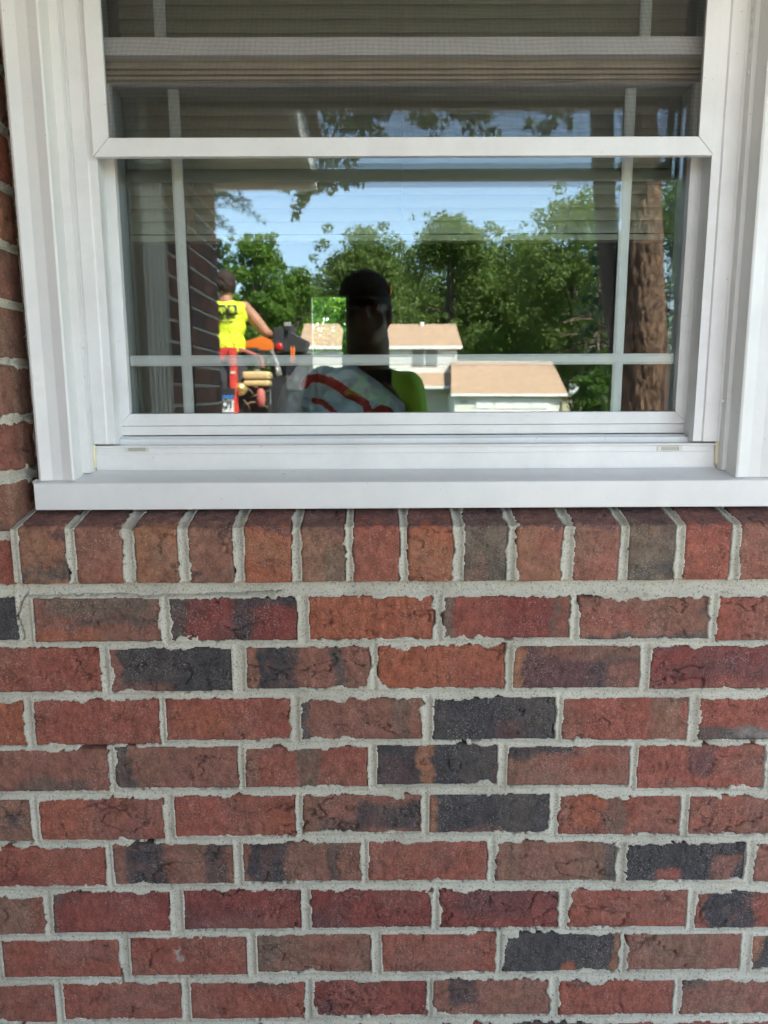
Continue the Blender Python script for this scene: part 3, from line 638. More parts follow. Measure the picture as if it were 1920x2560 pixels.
# inside of the window wall, around the opening
box(bm, RX0, LE, RY0-.01, RY0+.02, RZ0, RZ1); box(bm, RE, RX1, RY0-.01, RY0+.02, RZ0, RZ1); box(bm, LE, RE, RY0-.01, RY0+.02, RZ0, z_a); box(bm, LE, RE, RY0-.01, RY0+.02, WTOP, RZ1)
tag(bm_obj('room_wall', bm, M_PLASTER), kind='structure')
tag(box_obj('room_floor', (RX0-.1, RX1+.1, .125, RY1+.1, RZ0-.06, RZ0-.001), M_WOOD), kind='structure')
tag(box_obj('room_ceiling', (RX0-.1, RX1+.1, .125, RY1+.1, RZ1+.001, RZ1+.06), M_PLASTER), kind='structure')
gw = empty('garden_window', 'small bright window seen through the room, left of the dark head', 'window', ((a+b)/2, RY1, c))
gw.location = (0, 0, 0)
bm = bmesh.new(); t = .012
box(bm, a, a+t, RY1-.01, RY1+.03, c, d); box(bm, b-t*1.6, b, RY1-.01, RY1+.03, c, d); box(bm, a+t, b-t*1.6, RY1-.01, RY1+.03, d-t, d); box(bm, a+t, b-t*1.6, RY1-.01, RY1+.03, c, c+t)
bm_obj('frame', bm, simple('window_beige', (.5, .48, .42), .5), gw); box_obj('pane', (a+t, b-t*1.6, RY1+.012, RY1+.015, c+t, d-t), M_GLASS, gw)
# blind, half lowered
bl = empty('window_blind', 'pale slatted blind hanging half lowered behind the glass', 'blind')
yb_ = .235; zb_ = Z(606, yb_); bx0_, bx1_ = LE+.03, RE-.03
box_obj('head_rail', (bx0_, bx1_, yb_-.018, yb_+.018, WTOP-.04, WTOP), M_BLIND, bl)
sl_me = None; z = zb_+.025; M30 = Matrix.Rotation(R_(70), 4, 'X')
while z < WTOP-.06:
    if sl_me is None:
        bm = bmesh.new(); n = 5; 
        prof = [(-.0125+.025*i/n, .0025*math.sin(math.pi*i/n)) for i in range(n+1)]; poly = prof+[(p, h-.0006) for p, h in prof[::-1]]
        prism(bm, poly, 'x', bx0_, bx1_, M30); o = bm_obj('slat', bm, M_BLIND, bl); sl_me = o.data
    else: o = link(bpy.data.objects.new('slat', sl_me), bl)
    o.location = (0, yb_, z); z += .0205
box_obj('bottom_rail', (bx0_, bx1_, yb_-.012, yb_+.012, zb_, zb_+.010), M_BLIND, bl, .002)
for u in (1004, 480, 1560):
    x = X(u, 300, yb_); bm = bmesh.new(); tube(bm, [(x, yb_-.014, zb_+.005), (x, yb_-.014, WTOP-.03)], .0009, 6); bm_obj('cord', bm, M_BLIND, bl)
# table with a shopping bag inside the window
tb = empty('side_table', 'dark wooden table inside the window under the plastic bag', 'table')
ztab = Z(1100, .36)
box_obj('table_top', (-.45, .6, .20, .75, ztab-.025, ztab), M_WOOD, tb, .004)
for x in (-.40, .55):
    for y in (.24, .71): box_obj('leg', (x-.025, x+.025, y-.025, y+.025, RZ0, ztab-.026), M_WOOD, tb)
# bag: crumpled, translucent
nu, nv_ = 150, 90
c0 = W(683, 1060, .33); c1 = W(1024, 1060, .33); wb_ = c1[0]-c0[0]; top = Z(872, .33)
OUT = [(683, 1075), (686, 1010), (700, 965), (735, 915), (775, 885), (830, 873), (868, 895), (905, 925), (945, 952), (985, 985), (1012, 1008), (1024, 1045), (1024, 1075)]
ou = np.array([W(u, v, .33)[[0, 2]] for u, v in OUT])
xs = np.linspace(ou[:, 0].min()+.0005, ou[:, 0].max()-.0005, nu)
up_x = np.array([p[0] for p in ou]); order = np.argsort(up_x)
ztop = np.interp(xs, up_x[order], ou[order, 1]); zbot = ztab
verts, cols = [], []
stro = [([(765, 962), (775, 948), (800, 946), (830, 955), (852, 968), (875, 985), (895, 995), (915, 1008), (922, 1025), (915, 1040)], 11),
        ([(792, 1000), (812, 1005), (830, 1020), (843, 1034)], 6.5), ([(935, 1032), (955, 1022), (970, 1030), (978, 1042)], 13)]
def bagpt(i, j, side):
    a = j/(nv_-1); x = xs[i]; z = zbot+(ztop[i]-zbot)*a
    th = .07*math.sqrt(max(0, 1-(2*i/(nu-1)-1)**2))*math.sqrt(max(0.0, 1-(a*.98)**3))
    return x, z, th
rng = np.random.default_rng(4)
I, J = np.meshgrid(np.arange(nu), np.arange(nv_), indexing='ij')
A = J/(nv_-1); Xg = xs[I]; Zg = zbot+(ztop[I]-zbot)*A
TH = .075*np.sqrt(np.clip(1-(2*I/(nu-1)-1)**2, 0, 1))*np.sqrt(np.clip(1-(A*.999)**3, 0, 1))
cre = np.abs(fbm(Xg*16, Zg*16, 1.5, 3, 3)); cre2 = np.abs(fbm(Xg*34+5, Zg*34, 2.5, 7, 2))
dsp = (.5-cre)*.050+(.4-cre2)*.026
V1 = np.stack([Xg, .37-TH-dsp*np.clip(TH*25, 0, 1), Zg], -1).reshape(-1, 3); V2 = np.stack([Xg, .37+TH, Zg], -1).reshape(-1, 3)
colr = np.empty(Xg.shape+(3,)); colr[:] = (.66, .70, .76)
pxu = (Xg*AR[0]+(.33+D)*AR[1]+(Zg-H)*AR[2])/(Xg*AF[0]+(.33+D)*AF[1]+(Zg-H)*AF[2])*F+960
pxv = 1280-(Xg*AU[0]+(.33+D)*AU[1]+(Zg-H)*AU[2])/(Xg*AF[0]+(.33+D)*AF[1]+(Zg-H)*AF[2])*F
for pts, wd in stro:
    dmin = np.full(Xg.shape, 1e9)
    for (x0, y0), (x1, y1) in zip(pts, pts[1:]):
        L2 = (x1-x0)**2+(y1-y0)**2; t = np.clip(((pxu-x0)*(x1-x0)+(pxv-y0)*(y1-y0))/L2, 0, 1)
        dmin = np.minimum(dmin, np.hypot(pxu-x0-t*(x1-x0), pxv-y0-t*(y1-y0)))
    m = dmin < wd*(1+.3*fbm(Xg*30, Zg*30, .5, 2, 2)); colr[m] = (.55, .05, .035)
k = (np.arange(nu-1)[:, None]*nv_+np.arange(nv_-1)[None]).ravel(); f1 = np.stack([k, k+nv_, k+nv_+1, k+1], 1); f2 = f1[:, ::-1]+nu*nv_
o = mesh_np('shopping_bag', np.concatenate([V1, V2]), np.concatenate([f1, f2]), mat_attr('bag_plastic', .25, .2), None, False, np.concatenate([colr.reshape(-1, 3), np.tile((.80, .86, .88), (nu*nv_, 1))]))
tag(o, 'crumpled white plastic bag with red print lying inside the window', 'bag')

# ------------------------------------------------------------------ ground, eaves and the wing of the house (eaves and wing seen in the glass)
def gz(y):                                           # lawn falls gently toward the street
    return -1.08*float(sstep(-4, -30, np.array(y))) if y < -4 else 0.0
def strip(name, x0, x1, ys, mat, lift=0.0, kind='structure'):
    v, f = [], []
    for y in ys: v += [(x0, y, gz(y)+lift), (x1, y, gz(y)+lift)]
    for i in range(len(ys)-1): f.append((2*i, 2*i+1, 2*i+3, 2*i+2))
    return tag(mesh_np(name, v, f, mat), kind=kind)
strip('ground', -900, 900, [900]+[-.0]+[-i*1.5 for i in range(1, 24)]+[-60, -200, -1500], M_GROUND, -.012)
strip('walkway', XW, 9, [-.0, -3.2], M_WALK)
strip('bounce_paving', -8, 8, [-3.2]+[-4-1.5*i for i in range(9)]+[-16.5], M_WALK, .004)  # unseen warm paving, added to bounce light and offset the lawn's green
strip('road', -300, 300, [-17-1.2*i for i in range(8)], M_ASPH, .006)
SOF = H+1.05                                          # soffit height
eave = empty('roof_eave', 'deep grey soffit and brown roof over the window wall', 'roof')
box_obj('soffit', (XW-.1, 9, -1.50, .15, SOF, SOF+.03), M_SOFFIT, eave)
box_obj('fascia', (XW-.1, 9, -1.53, -1.502, SOF-.02, SOF+.17), M_FASCIA, eave)
prism_obj('roof_slope', [(-1.62, SOF+.13), (-1.62, SOF+.17), (1.6, SOF+1.45), (4.8, SOF+.17), (4.8, SOF+.10), (1.6, SOF+1.32), (-1.5, SOF+.131)], 'x', -4, 9, M_SHINGLE, eave)
box_obj('gable_wall', (-4, 9, 3.91+.15, 4.1, 0, SOF+2.1), M_PLASTER, eave) if False else None
# wing
yc = float(V(545, 800, 3.56)[1])                      # outer corner of the wing
wing = empty('wing_wall', 'dark shaded brick side wall mirrored at the left of the pane', 'wall')
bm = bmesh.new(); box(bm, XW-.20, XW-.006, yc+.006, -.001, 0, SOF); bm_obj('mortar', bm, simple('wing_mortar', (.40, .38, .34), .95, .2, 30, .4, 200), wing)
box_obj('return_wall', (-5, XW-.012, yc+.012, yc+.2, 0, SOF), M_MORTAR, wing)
dy0, dy1 = float(V(330, 720, 2.345)[1]), float(V(392, 720, 2.605)[1])    # casing of the door in that wall
me_s = {}
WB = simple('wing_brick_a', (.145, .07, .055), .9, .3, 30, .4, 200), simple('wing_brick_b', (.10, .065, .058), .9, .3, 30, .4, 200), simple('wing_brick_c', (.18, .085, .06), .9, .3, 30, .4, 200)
def wbrick(L, mi):
    key = (round(L, 3), mi)
    if key not in me_s:
        bm = bmesh.new(); box(bm, -.05, 0, -L/2, L/2, -.0343, .0343)
        bmesh.ops.bevel(bm, geom=[e for e in bm.edges], offset=.004, segments=1, affect='EDGES')
        bmesh.ops.recalc_face_normals(bm, faces=bm.faces)
        me = bpy.data.meshes.new('brick'); bm.to_mesh(me); bm.free(); me.materials.append(WB[mi]); me_s[key] = me
    return me_s[key]
z = zA_top-.0343-.0813*7; k = 0; cnt = 0
while z < .05: z += .0813
zz0 = z; lowbm = bmesh.new(); zl = zz0-.0813
while z < SOF-.03:
    y = yc; first = True
    while y < dy1-.02:
        L = .092 if (first and k % 2) else .1905
        first = False
        L = min(L, dy1-y-.004)
        if L > .03:
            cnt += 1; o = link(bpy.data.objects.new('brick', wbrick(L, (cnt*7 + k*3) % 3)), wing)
            o.location = (XW+random.uniform(-.0015, .0015), y+L/2, z+random.uniform(-.001, .001))
        y += L+.0127
    z += .0813; k += 1
door = empty('front_door', 'dark door with white fluted casing mirrored at the far left of the pane', 'door')
dz = float(V(350, 442, 2.5)[2])
dl = dy0+.95
box_obj('door_leaf', (XW-.05, XW-.015, dy0, dl, .02, dz-.05), simple('door_dark', (.035, .03, .03), .4), door)
for s, (a, b) in enumerate(((dy1, dy0), (dl, min(dl+.27, -.02)))):
    if b-a < .03: continue
    bm = bmesh.new(); n = 5; w = (b-a)/n; poly = []
    for i in range(n):
        y0 = a+i*w; poly += [(XW+.028, y0+w*.08), (XW+.028, y0+w*.52), (XW+.012, y0+w*.60), (XW+.012, y0+w*.96)]
    poly = [(XW-.02, a)]+[(XW+.02, a)]+poly+[(XW+.02, b), (XW-.02, b)]
    prism(bm, poly, 'z', 0, dz); bm_obj('casing', bm, M_FASCIA, door)
box_obj('head_casing', (XW-.02, XW+.03, dy1, min(dl+.27, -.02), dz+.001, dz+.09), M_FASCIA, door)
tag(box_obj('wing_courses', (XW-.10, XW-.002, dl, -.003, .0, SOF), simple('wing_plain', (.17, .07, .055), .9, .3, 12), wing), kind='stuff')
e0 = V(683*q, 408*q, 3.86)
wsof = float(e0[2]); wx, wy = float(e0[0]), float(e0[1])
we = empty('wing_eave', 'pale soffit corner of the wing roof mirrored above the worker', 'roof')
box_obj('soffit', (-5, wx-.028, wy+.028, -1.535, wsof+.004, wsof+.03), M_SOFFIT, we)
box_obj('fascia', (-5, wx, wy, wy+.026, wsof, wsof+.16), M_FASCIA, we); box_obj('fascia', (wx-.026, wx, wy+.0265, -1.535, wsof, wsof+.16), M_FASCIA, we)
prism_obj('roof_slope', [(wx+.05, wsof+.162), (wx+.05, wsof+.19), (-3, wsof+1.5), (-5.9, wsof+.19), (-5.9, wsof+.162)], 'y', wy-.05, 4.0, M_SHINGLE, we)

# ------------------------------------------------------------------ trees
def leaf_cloud(name, centers, radii, n, size, seed, mat, parent, flat_=0.0, droop=0.0, tone=None, aspect=.55):
    """n leaf faces spread through clumps; light and dark come from the light itself"""
    g = np.random.default_rng(seed)
    centers = np.asarray(centers, float); radii = np.asarray(radii, float)
    w = radii**2; idx = g.choice(len(centers), n, p=w/w.sum())
    d = g.normal(size=(n, 3)); d /= np.linalg.norm(d, axis=1)[:, None]
    rr = radii[idx]*(.35+.65*g.random(n)**.45)*(1+.25*g.normal(size=n)*.5)
    p = centers[idx]+d*rr[:, None]*np.array([1, 1, .72])
    a = g.normal(size=(n, 3)); a[:, 2] -= droop; a /= np.linalg.norm(a, axis=1)[:, None]
    b = np.cross(a, g.normal(size=(n, 3))); b[:, 2] *= (1-flat_); b /= np.linalg.norm(b, axis=1)[:, None]
    s = size*(.6+.8*g.random(n))[:, None]
    a = a*s; b = b*s*aspect
    vv = np.stack([p-a*.5, p+b*.5, p+a*.5, p-b*.5], 1).reshape(-1, 3)
    f = np.arange(n*4).reshape(-1, 4)
    base = g.random(len(centers))
    t = np.clip(.5*base[idx]+.5*g.random(n), 0, 1)
    return mesh_np(name, vv, f, mat, parent, False, np.repeat(np.stack([t]*3, 1), 4, 0))
L_OAK = mat_leaf('oak_leaf', (.075, .125, .038), (.165, .225, .068))
L_LOC = mat_leaf('locust_leaf', (.075, .15, .028), (.17, .27, .055))
L_CON = mat_leaf('conifer_needle', (.018, .040, .018), (.045, .08, .034), .15)
L_DRY = mat_leaf('dry_twig', (.10, .075, .055), (.19, .15, .11), .1)
L_BUSH = mat_leaf('shrub_leaf', (.045, .10, .02), (.11, .19, .045))
L_NEAR = mat_leaf('near_leaf', (.045, .075, .02), (.09, .14, .036), .35)
BARK_D = mat_bark('bark_dark', (.05, .04, .032), (.12, .095, .075))
BARK_R = mat_bark('bark_red', (.030, .021, .016), (.235, .135, .082))
def broad_tree(name, label, u, vtop, d, wpx, seed, leaf=L_OAK, n=11000, size=None, clumps=34, grp=None, hfrac=.86, sparse=1.0, cat='tree'):
    p = V(u, vtop, d); x, y, zt = map(float, p); zg = gz(y); Ht = zt-zg; Wd = wpx/F*d
    g = np.random.default_rng(seed)
    root = empty(name, label, cat, (x, y, zg), grp)
    hc = Ht*hfrac; cs, rs = [], []
    clumps = int(clumps*1.5)
    for i in range(clumps):
        th = g.random()*2*math.pi; cz = g.random()
        prof = math.sin(math.pi*min(1, .22+.66*cz))**.55
        r = Wd*.5*prof*(.55+.45*g.random())
        cr = Wd*(.13+.09*g.random())*sparse
        cs.append((math.cos(th)*max(0, r-cr*.5), math.sin(th)*max(0, r-cr*.5), Ht-hc+cz*(hc-cr*.9))); rs.append(cr)
    for i in range(clumps//2):                         # knobbly outline: small outer sprays
        th = g.random()*2*math.pi; cz = .35+.65*g.random(); prof = math.sin(math.pi*min(1, .22+.66*cz))**.55
        r = Wd*.5*prof*(.98+.16*g.random()); cr = Wd*(.035+.05*g.random())
        cs.append((math.cos(th)*r, math.sin(th)*r, Ht-hc+cz*(hc-cr*.3))); rs.append(cr)
    cs.append((Wd*.06, 0, Ht-Wd*.07)); rs.append(Wd*.07)
    leaf_cloud('crown', cs, rs, int(n*2.2), size or d*.0046, seed, leaf, root)
    bm = bmesh.new(); tr = Ht*.022
    tube(bm, [(0, 0, 0), (Wd*.01, 0, Ht*.25), (-Wd*.01, 0, Ht*.55), (0, 0, Ht*.85)], [tr*1.3, tr, tr*.7, tr*.2], 8)
    for i in range(8):
        c = cs[i*3 % len(cs)]; z0 = Ht*(.25+.35*g.random())
        tube(bm, [(0, 0, z0), (c[0]*.5, c[1]*.5, (z0+c[2])/2+.2), c], [tr*.5, tr*.3, tr*.1], 6)
    bm_obj('trunk', bm, BARK_D, root, True)
    return root
G_T = 'tall leafy trees across the street'
broad_tree('oak_tree', 'dark green rounded tree just behind the photographer\'s cap', 905, 560, 52, 280, 11, clumps=44, n=15000, grp=G_T)
broad_tree('oak_tree', 'tall oak with knobbly crown rising right of the dark head', 1128, 528, 56, 270, 12, clumps=44, n=15000, grp=G_T)
broad_tree('oak_tree', 'lower green tree between the knobbly oak and the tall tree at right', 1285, 575, 60, 260, 13, clumps=40, n=12000, grp=G_T)
broad_tree('oak_tree', 'big light green tree beside the right grille bar', 1450, 462, 44, 290, 14, clumps=50, n=17000, grp=G_T)
broad_tree('maple_tree', 'green tree showing beyond the thick trunk at the far right', 1720, 430, 36, 260, 15, clumps=40, n=10000, grp=G_T)
broad_tree('locust_tree', 'airy bright green tree with layered crown above the worker', 632, 575, 46, 175, 16, leaf=L_LOC, clumps=30, n=7000, sparse=.85, hfrac=.60)
broad_tree('locust_tree', 'bushy yellow green tree below and right of the layered tree', 720, 660, 50, 190, 17, leaf=L_LOC, clumps=40, n=9000, grp=G_T)
broad_tree('maple_tree', 'dark bushy tree behind the worker\'s arm', 612, 690, 54, 200, 18, clumps=36, n=9000, grp=G_T)
broad_tree('maple_tree', 'dark tree filling the gap left of the cap', 800, 690, 62, 200, 19, clumps=36, n=9000, grp=G_T)
broad_tree('oak_tree', 'dark tree behind the ridge of the house roof', 1010, 640, 66, 260, 20, clumps=36, n=9000, grp=G_T)
broad_tree('oak_tree', 'dark tree behind the garage roof', 1230, 660, 66, 330, 21, clumps=40, n=11000, grp=G_T)
broad_tree('oak_tree', 'shaded tree behind the dead brown twigs', 1420, 640, 58, 330, 22, clumps=40, n=11000, grp=G_T)
for (u_, v_, w_, s_, l_) in ((980, 600, 300, 41, 'hazy distant tree filling in behind the cap'), (1210, 610, 320, 42, 'hazy distant tree filling in above the garage roof'), (1370, 600, 300, 43, 'hazy distant tree filling in left of the right grille bar'), (1080, 690, 380, 44, 'low distant tree directly above the two storey roof'), (740, 730, 300, 45, 'low distant tree left of the small far window'), (1330, 720, 320, 46, 'low dark tree right of the upper roof end')):
    broad_tree('oak_tree', l_, u_, v_, 72, w_, s_, clumps=40, n=9000, grp=G_T)
broad_tree('shrub', 'bright green shrub peeping over the garage roof', 1222, 822, 47, 110, 23, leaf=L_LOC, clumps=18, n=3500, cat='shrub', hfrac=.8)
broad_tree('shrub', 'leafy shrub left of the thick trunk, below the grille bar', 1492, 905, 21, 120, 24, leaf=L_BUSH, clumps=26, n=5000, cat='shrub', hfrac=.9)
broad_tree('shrub', 'dark shrub behind the orange hood', 690, 815, 30, 150, 25, leaf=L_OAK, clumps=20, n=4000, cat='shrub', hfrac=.9)
broad_tree('shrub', 'small yellowish clipped shrub beside the tan bin', 1473, 1012, 28, 40, 26, leaf=mat_leaf('gold_leaf', (.22, .15, .04), (.34, .25, .08)), clumps=10, n=1200, cat='shrub', hfrac=.95)
broad_tree('shrub', 'garden shrub outside the small far window', 820, 720, 1, 1, 27, n=10, clumps=3) if False else None
def conifer(name, label, u, vtop, d, wpx, seed, leaf=L_CON, n=9000, dead=False, zlow=.08, size=None):
    p = V(u, vtop, d); x, y, zt = map(float, p); zg = gz(y); Ht = zt-zg; Wd = wpx/F*d
    g = np.random.default_rng(seed); root = empty(name, label, 'tree', (x, y, zg))
    cs, rs = [], []; bm = bmesh.new(); tube(bm, [(0, 0, 0), (0, 0, Ht*.98)], [Ht*.016, .02], 8)
    tw = bmesh.new()
    for i in range(60):
        a = g.random()*2*math.pi; f = zlow+(1-zlow)*g.random(); R = Wd*.5*(1-f)**.75*(.8+.3*g.random()); z0 = Ht*f
        dr = R*.25
        tube(bm, [(0, 0, z0), (math.cos(a)*R*.6, math.sin(a)*R*.6, z0-dr*.4), (math.cos(a)*R, math.sin(a)*R, z0-dr)], [.03, .018, .006], 5)
        for k in range(5):
            t = .25+.75*k/4; cs.append((math.cos(a)*R*t, math.sin(a)*R*t, z0-dr*t)); rs.append(Wd*.045+.02)
    if dead:
        for i in range(110):
            a = g.random()*2*math.pi; z0 = Ht*(.12+.55*g.random()); R = Wd*.5*(.5+.5*g.random()); e = Vector((math.cos(a)*R, math.sin(a)*R, z0-R*.35+g.random()*.4))
            tube(tw, [(0, 0, z0), e*.55+Vector((0, 0, z0*.45)), e], [.022, .014, .005], 4, False)
        bm_obj('dead_twigs', tw, simple('dead_twig', (.25, .18, .13), .9, .2), root)
    else: tw.free()
    leaf_cloud('crown', cs, rs, n, size or d*.006, seed, leaf, root, droop=.8, aspect=.22)
    bm_obj('trunk', bm, BARK_D, root, True); return root
conifer('fir_tree', 'dark fir with bare brown lower branches left of the right grille bar', 1508, 560, 27, 210, 31, n=9000, dead=True)
conifer('fir_tree', 'small dark fir tip just right of the mirrored brick corner', 545, 590, 34, 130, 32, n=5000)
# spruce whose drooping bough reaches past the brick corner
sp = empty('spruce_tree', 'spruce bough drooping into view beside the mirrored brick corner', 'tree', tuple(map(float, (V(430, 800, 11)[0], V(430, 800, 11)[1], gz(-9)))))
sp.location = (0, 0, 0)
tx = V(400, 480, 11)
bm = bmesh.new(); tube(bm, [(tx[0], tx[1], gz(tx[1])), (tx[0], tx[1], 7.5)], [.16, .03], 10); bm_obj('trunk', bm, BARK_D, sp, True)
cs, rs = [], []
for (ua, va, ub, vb) in ((470, 440, 655, 545), (470, 470, 620, 500), (470, 500, 580, 570), (430, 380, 600, 480), (400, 330, 560, 440), (420, 560, 545, 660)):
    for k in range(16):
        t = k/15; uu = ua+(ub-ua)*t; v_ = va+(vb-va)*(t**1.3); p = V(uu, v_, 11); cs.append(p); rs.append(.05)
        for m in range(6): s_ = (1-t*.75); cs.append(p+np.array([random.uniform(-.05, .16)*s_, random.uniform(-.2, .2)*s_, random.uniform(-.26, .05)*s_])); rs.append(.055*s_+.012)
leaf_cloud('bough', cs, rs, 11000, .05, 33, L_CON, sp, droop=1.4, aspect=.13)
# big near tree at the right: thick furrowed trunk, limb and hanging sprays
bt = empty('shade_tree', 'thick furrowed trunk with reddish bark at the right of the pane', 'tree')
dt = 7.8; pb = V(1613, 1028, dt); r0 = (1670-1556)/2/F*dt
ptop = V(1600, 330, dt)
n_r, n_z = 96, 240; zg_ = gz(float(pb[1])); vv, ff = [], []
zz = np.linspace(zg_, 7.0, n_z); th = np.linspace(0, 2*math.pi, n_r, endpoint=False)
ZZ, TT = np.meshgrid(zz, th, indexing='ij')
fr = np.clip((ZZ-pb[2])/(ptop[2]-pb[2]), -.6, 2.2)
cx = pb[0]+(ptop[0]-pb[0])*fr; RR = r0*(1.0-.30*np.clip(fr, -.6, 1.6))*(1+.5*np.exp(-(ZZ-zg_)/.25))
fur = fbm(np.cos(TT)*5.5+3, np.sin(TT)*5.5, ZZ*3.0, 3, 4); rg = np.abs(fbm(np.cos(TT)*8, np.sin(TT)*8, ZZ*4.2, 13, 4))
RR = RR*(1+.13*fur)-.040*(1-sstep(0, .17, rg))
vv = np.stack([cx+RR*np.cos(TT), pb[1]+RR*np.sin(TT), ZZ], -1).reshape(-1, 3)
i = (np.arange(n_z-1)[:, None]*n_r+np.arange(n_r)[None]); j = (np.arange(n_z-1)[:, None]*n_r+(np.arange(n_r)[None]+1) % n_r)
mesh_np('trunk', vv, np.stack([i, j, j+n_r, i+n_r], -1).reshape(-1, 4), BARK_R, bt, True)
bm = bmesh.new(); pa = V(1545, 700, dt+1.0)
tube(bm, [tuple(V(1575, 1010, dt+.1)), tuple(V(1545, 860, dt+.25)), tuple(V(1527, 700, dt+.29)), tuple(V(1512, 480, dt+.29)), tuple(V(1500, 200, dt+.29)), tuple(V(1480, -300, dt+.29))], [.12, .10, .105, .115, .12, .09], 14); bm_obj('limb', bm, BARK_D, bt, True)
bm = bmesh.new(); cs, rs = [], []
g = np.random.default_rng(77)
for (ua, va, ub, vb, dd) in ((1470, 150, 930, 250, 7.5), (1480, 120, 1200, 290, 7.2), (1480, 150, 1380, 300, 7.0), (1300, 190, 1060, 300, 7.6), (1000, 225, 760, 470, 7.4), (900, 230, 800, 420, 7.4)):
    pts = []
    for k in range(12):
        t = k/11; p = V(ua+(ub-ua)*t, va+(vb-va)*t**1.6, dd); pts.append(tuple(p))
        if t > .12 and not (420 > vb > 310):
            for m in range(2): cs.append(p+g.normal(size=3)*np.array([.13, .13, .07])+np.array([0, 0, -.05])); rs.append(.06+.05*g.random())
    tube(bm, pts, [.028*(1-.8*k/11) for k in range(12)], 6)
for (u_, v_, s_) in ((760, 480, .10), (745, 500, .09), (738, 525, .06), (775, 470, .09), (790, 455, .08), (800, 465, .07), (860, 440, .08), (868, 460, .08), (850, 450, .07), (735, 540, .04)):
    cs.append(V(u_, v_, 7.4)); rs.append(s_)
bm_obj('branches', bm, BARK_D, bt, True)
leaf_cloud('foliage', cs, rs, 4600, .07, 78, L_NEAR, bt, droop=.9, aspect=.42)
cs = [(pb[0]+g.normal()*2.0+.8, pb[1]+g.normal()*1.8, 6.6+2.8*g.random()) for _ in range(60)]; rs = [.75+.4*g.random() for _ in cs]
leaf_cloud('crown', cs, rs, 9000, .16, 79, L_NEAR, bt, droop=.4)

# ------------------------------------------------------------------ house across the street
hs = empty('suburban_house', 'white two storey house with tan shingle roof and attached garage across the street', 'house')
M_SID = simple('white_siding', (.74, .72, .66), .7, .04, 2); M_ROOF = simple('tan_shingle', (.40, .268, .175), .95, .22, 3.0, .6, 14, dist=.03)
M_WHT = simple('white_paint', (.80, .79, .75), .5, .04, 3); M_PANE = simple('dark_pane', (.05, .055, .06), .1, .1, 3, spec=.8)
def P3(u, v, d): return tuple(map(float, V(u, v, d)))
def face_prism(name, pts_front, dy, mat, parent):
    bm = bmesh.new(); A = [bm.verts.new(p) for p in pts_front]; B = [bm.verts.new((p[0], p[1]-dy, p[2])) for p in pts_front]
    bm.faces.new(A); bm.faces.new(B[::-1]); n = len(A)
    for i in range(n): bm.faces.new((A[i], A[(i+1) % n], B[(i+1) % n], B[i]))
    return bm_obj(name, bm, mat, parent)
def roof(name, ue0, ue1, ve, ur0, ur1, vr, de, dr, mat, th=.16):
    bm = bmesh.new(); a, b, c, d = P3(ue0, ve, de), P3(ue1, ve, de), P3(ur1, vr, dr), P3(ur0, vr, dr)
    back = 2*c[1]-b[1]; e, f = (b[0], back, b[2]), (a[0], back, a[2])
    top = [bm.verts.new(p) for p in (a, b, c, d, e, f)]; bot = [bm.verts.new((p[0], p[1], p[2]-th)) for p in (a, b, c, d, e, f)]
    for q_ in ((0, 1, 2, 3), (3, 2, 4, 5)): bm.faces.new([top[i] for i in q_]); bm.faces.new([bot[i] for i in q_][::-1])
    for i, j in ((0, 1), (1, 2), (2, 4), (4, 5), (5, 3), (3, 0)): bm.faces.new((top[j], top[i], bot[i], bot[j]))
    return bm_obj(name, bm, mat, hs)
rm = roof('roof', 745, 1158, 867, 760, 1141, 811, 39.3, 42.4, M_ROOF)
def fbox(name, u0, u1, v0, v1, d, dy, mat, parent): 
    a, b = P3(u0, v0, d), P3(u1, v1, d); return box_obj(name, (a[0], b[0], a[1]-dy, a[1], b[2], a[2]), mat, parent)
fbox('fascia', 745, 1158, 868, 874, 39.25, .06, M_WHT, hs)
zb_h = -1.1
a, b = P3(765, 872, 39.55), P3(1139, 872, 39.55)
box_obj('wall', (a[0], b[0], a[1]-5.5, a[1], zb_h, a[2]), M_SID, hs)
for i in range(9):                                   # siding shadow lines
    zz_ = a[2]-.12-.2*i; box_obj('siding_board', (a[0]-.01, b[0]+.01, a[1]+.001, a[1]+.022, zz_-.17, zz_), M_SID, hs)
wd = fbox('window', 1029, 1100, 872, 917, 39.50, .05, M_WHT, hs)
for u0, u1 in ((1033, 1061), (1067, 1095)): 
    p = fbox('pane', u0, u1, 875, 914, 39.44, .03, M_PANE, wd)
fbox('downspout', 1139, 1144, 872, 932, 39.45, .08, M_WHT, hs)
c = P3(972, 806, 41.5); bm = bmesh.new(); cyl(bm, (P3(1056, 808, 42.2)[0], P3(1056, 808, 42.2)[1], P3(1056, 813, 42.2)[2]-.2), P3(1056, 806, 42.2), .12); bm_obj('roof_vent', bm, M_WHT, rm)
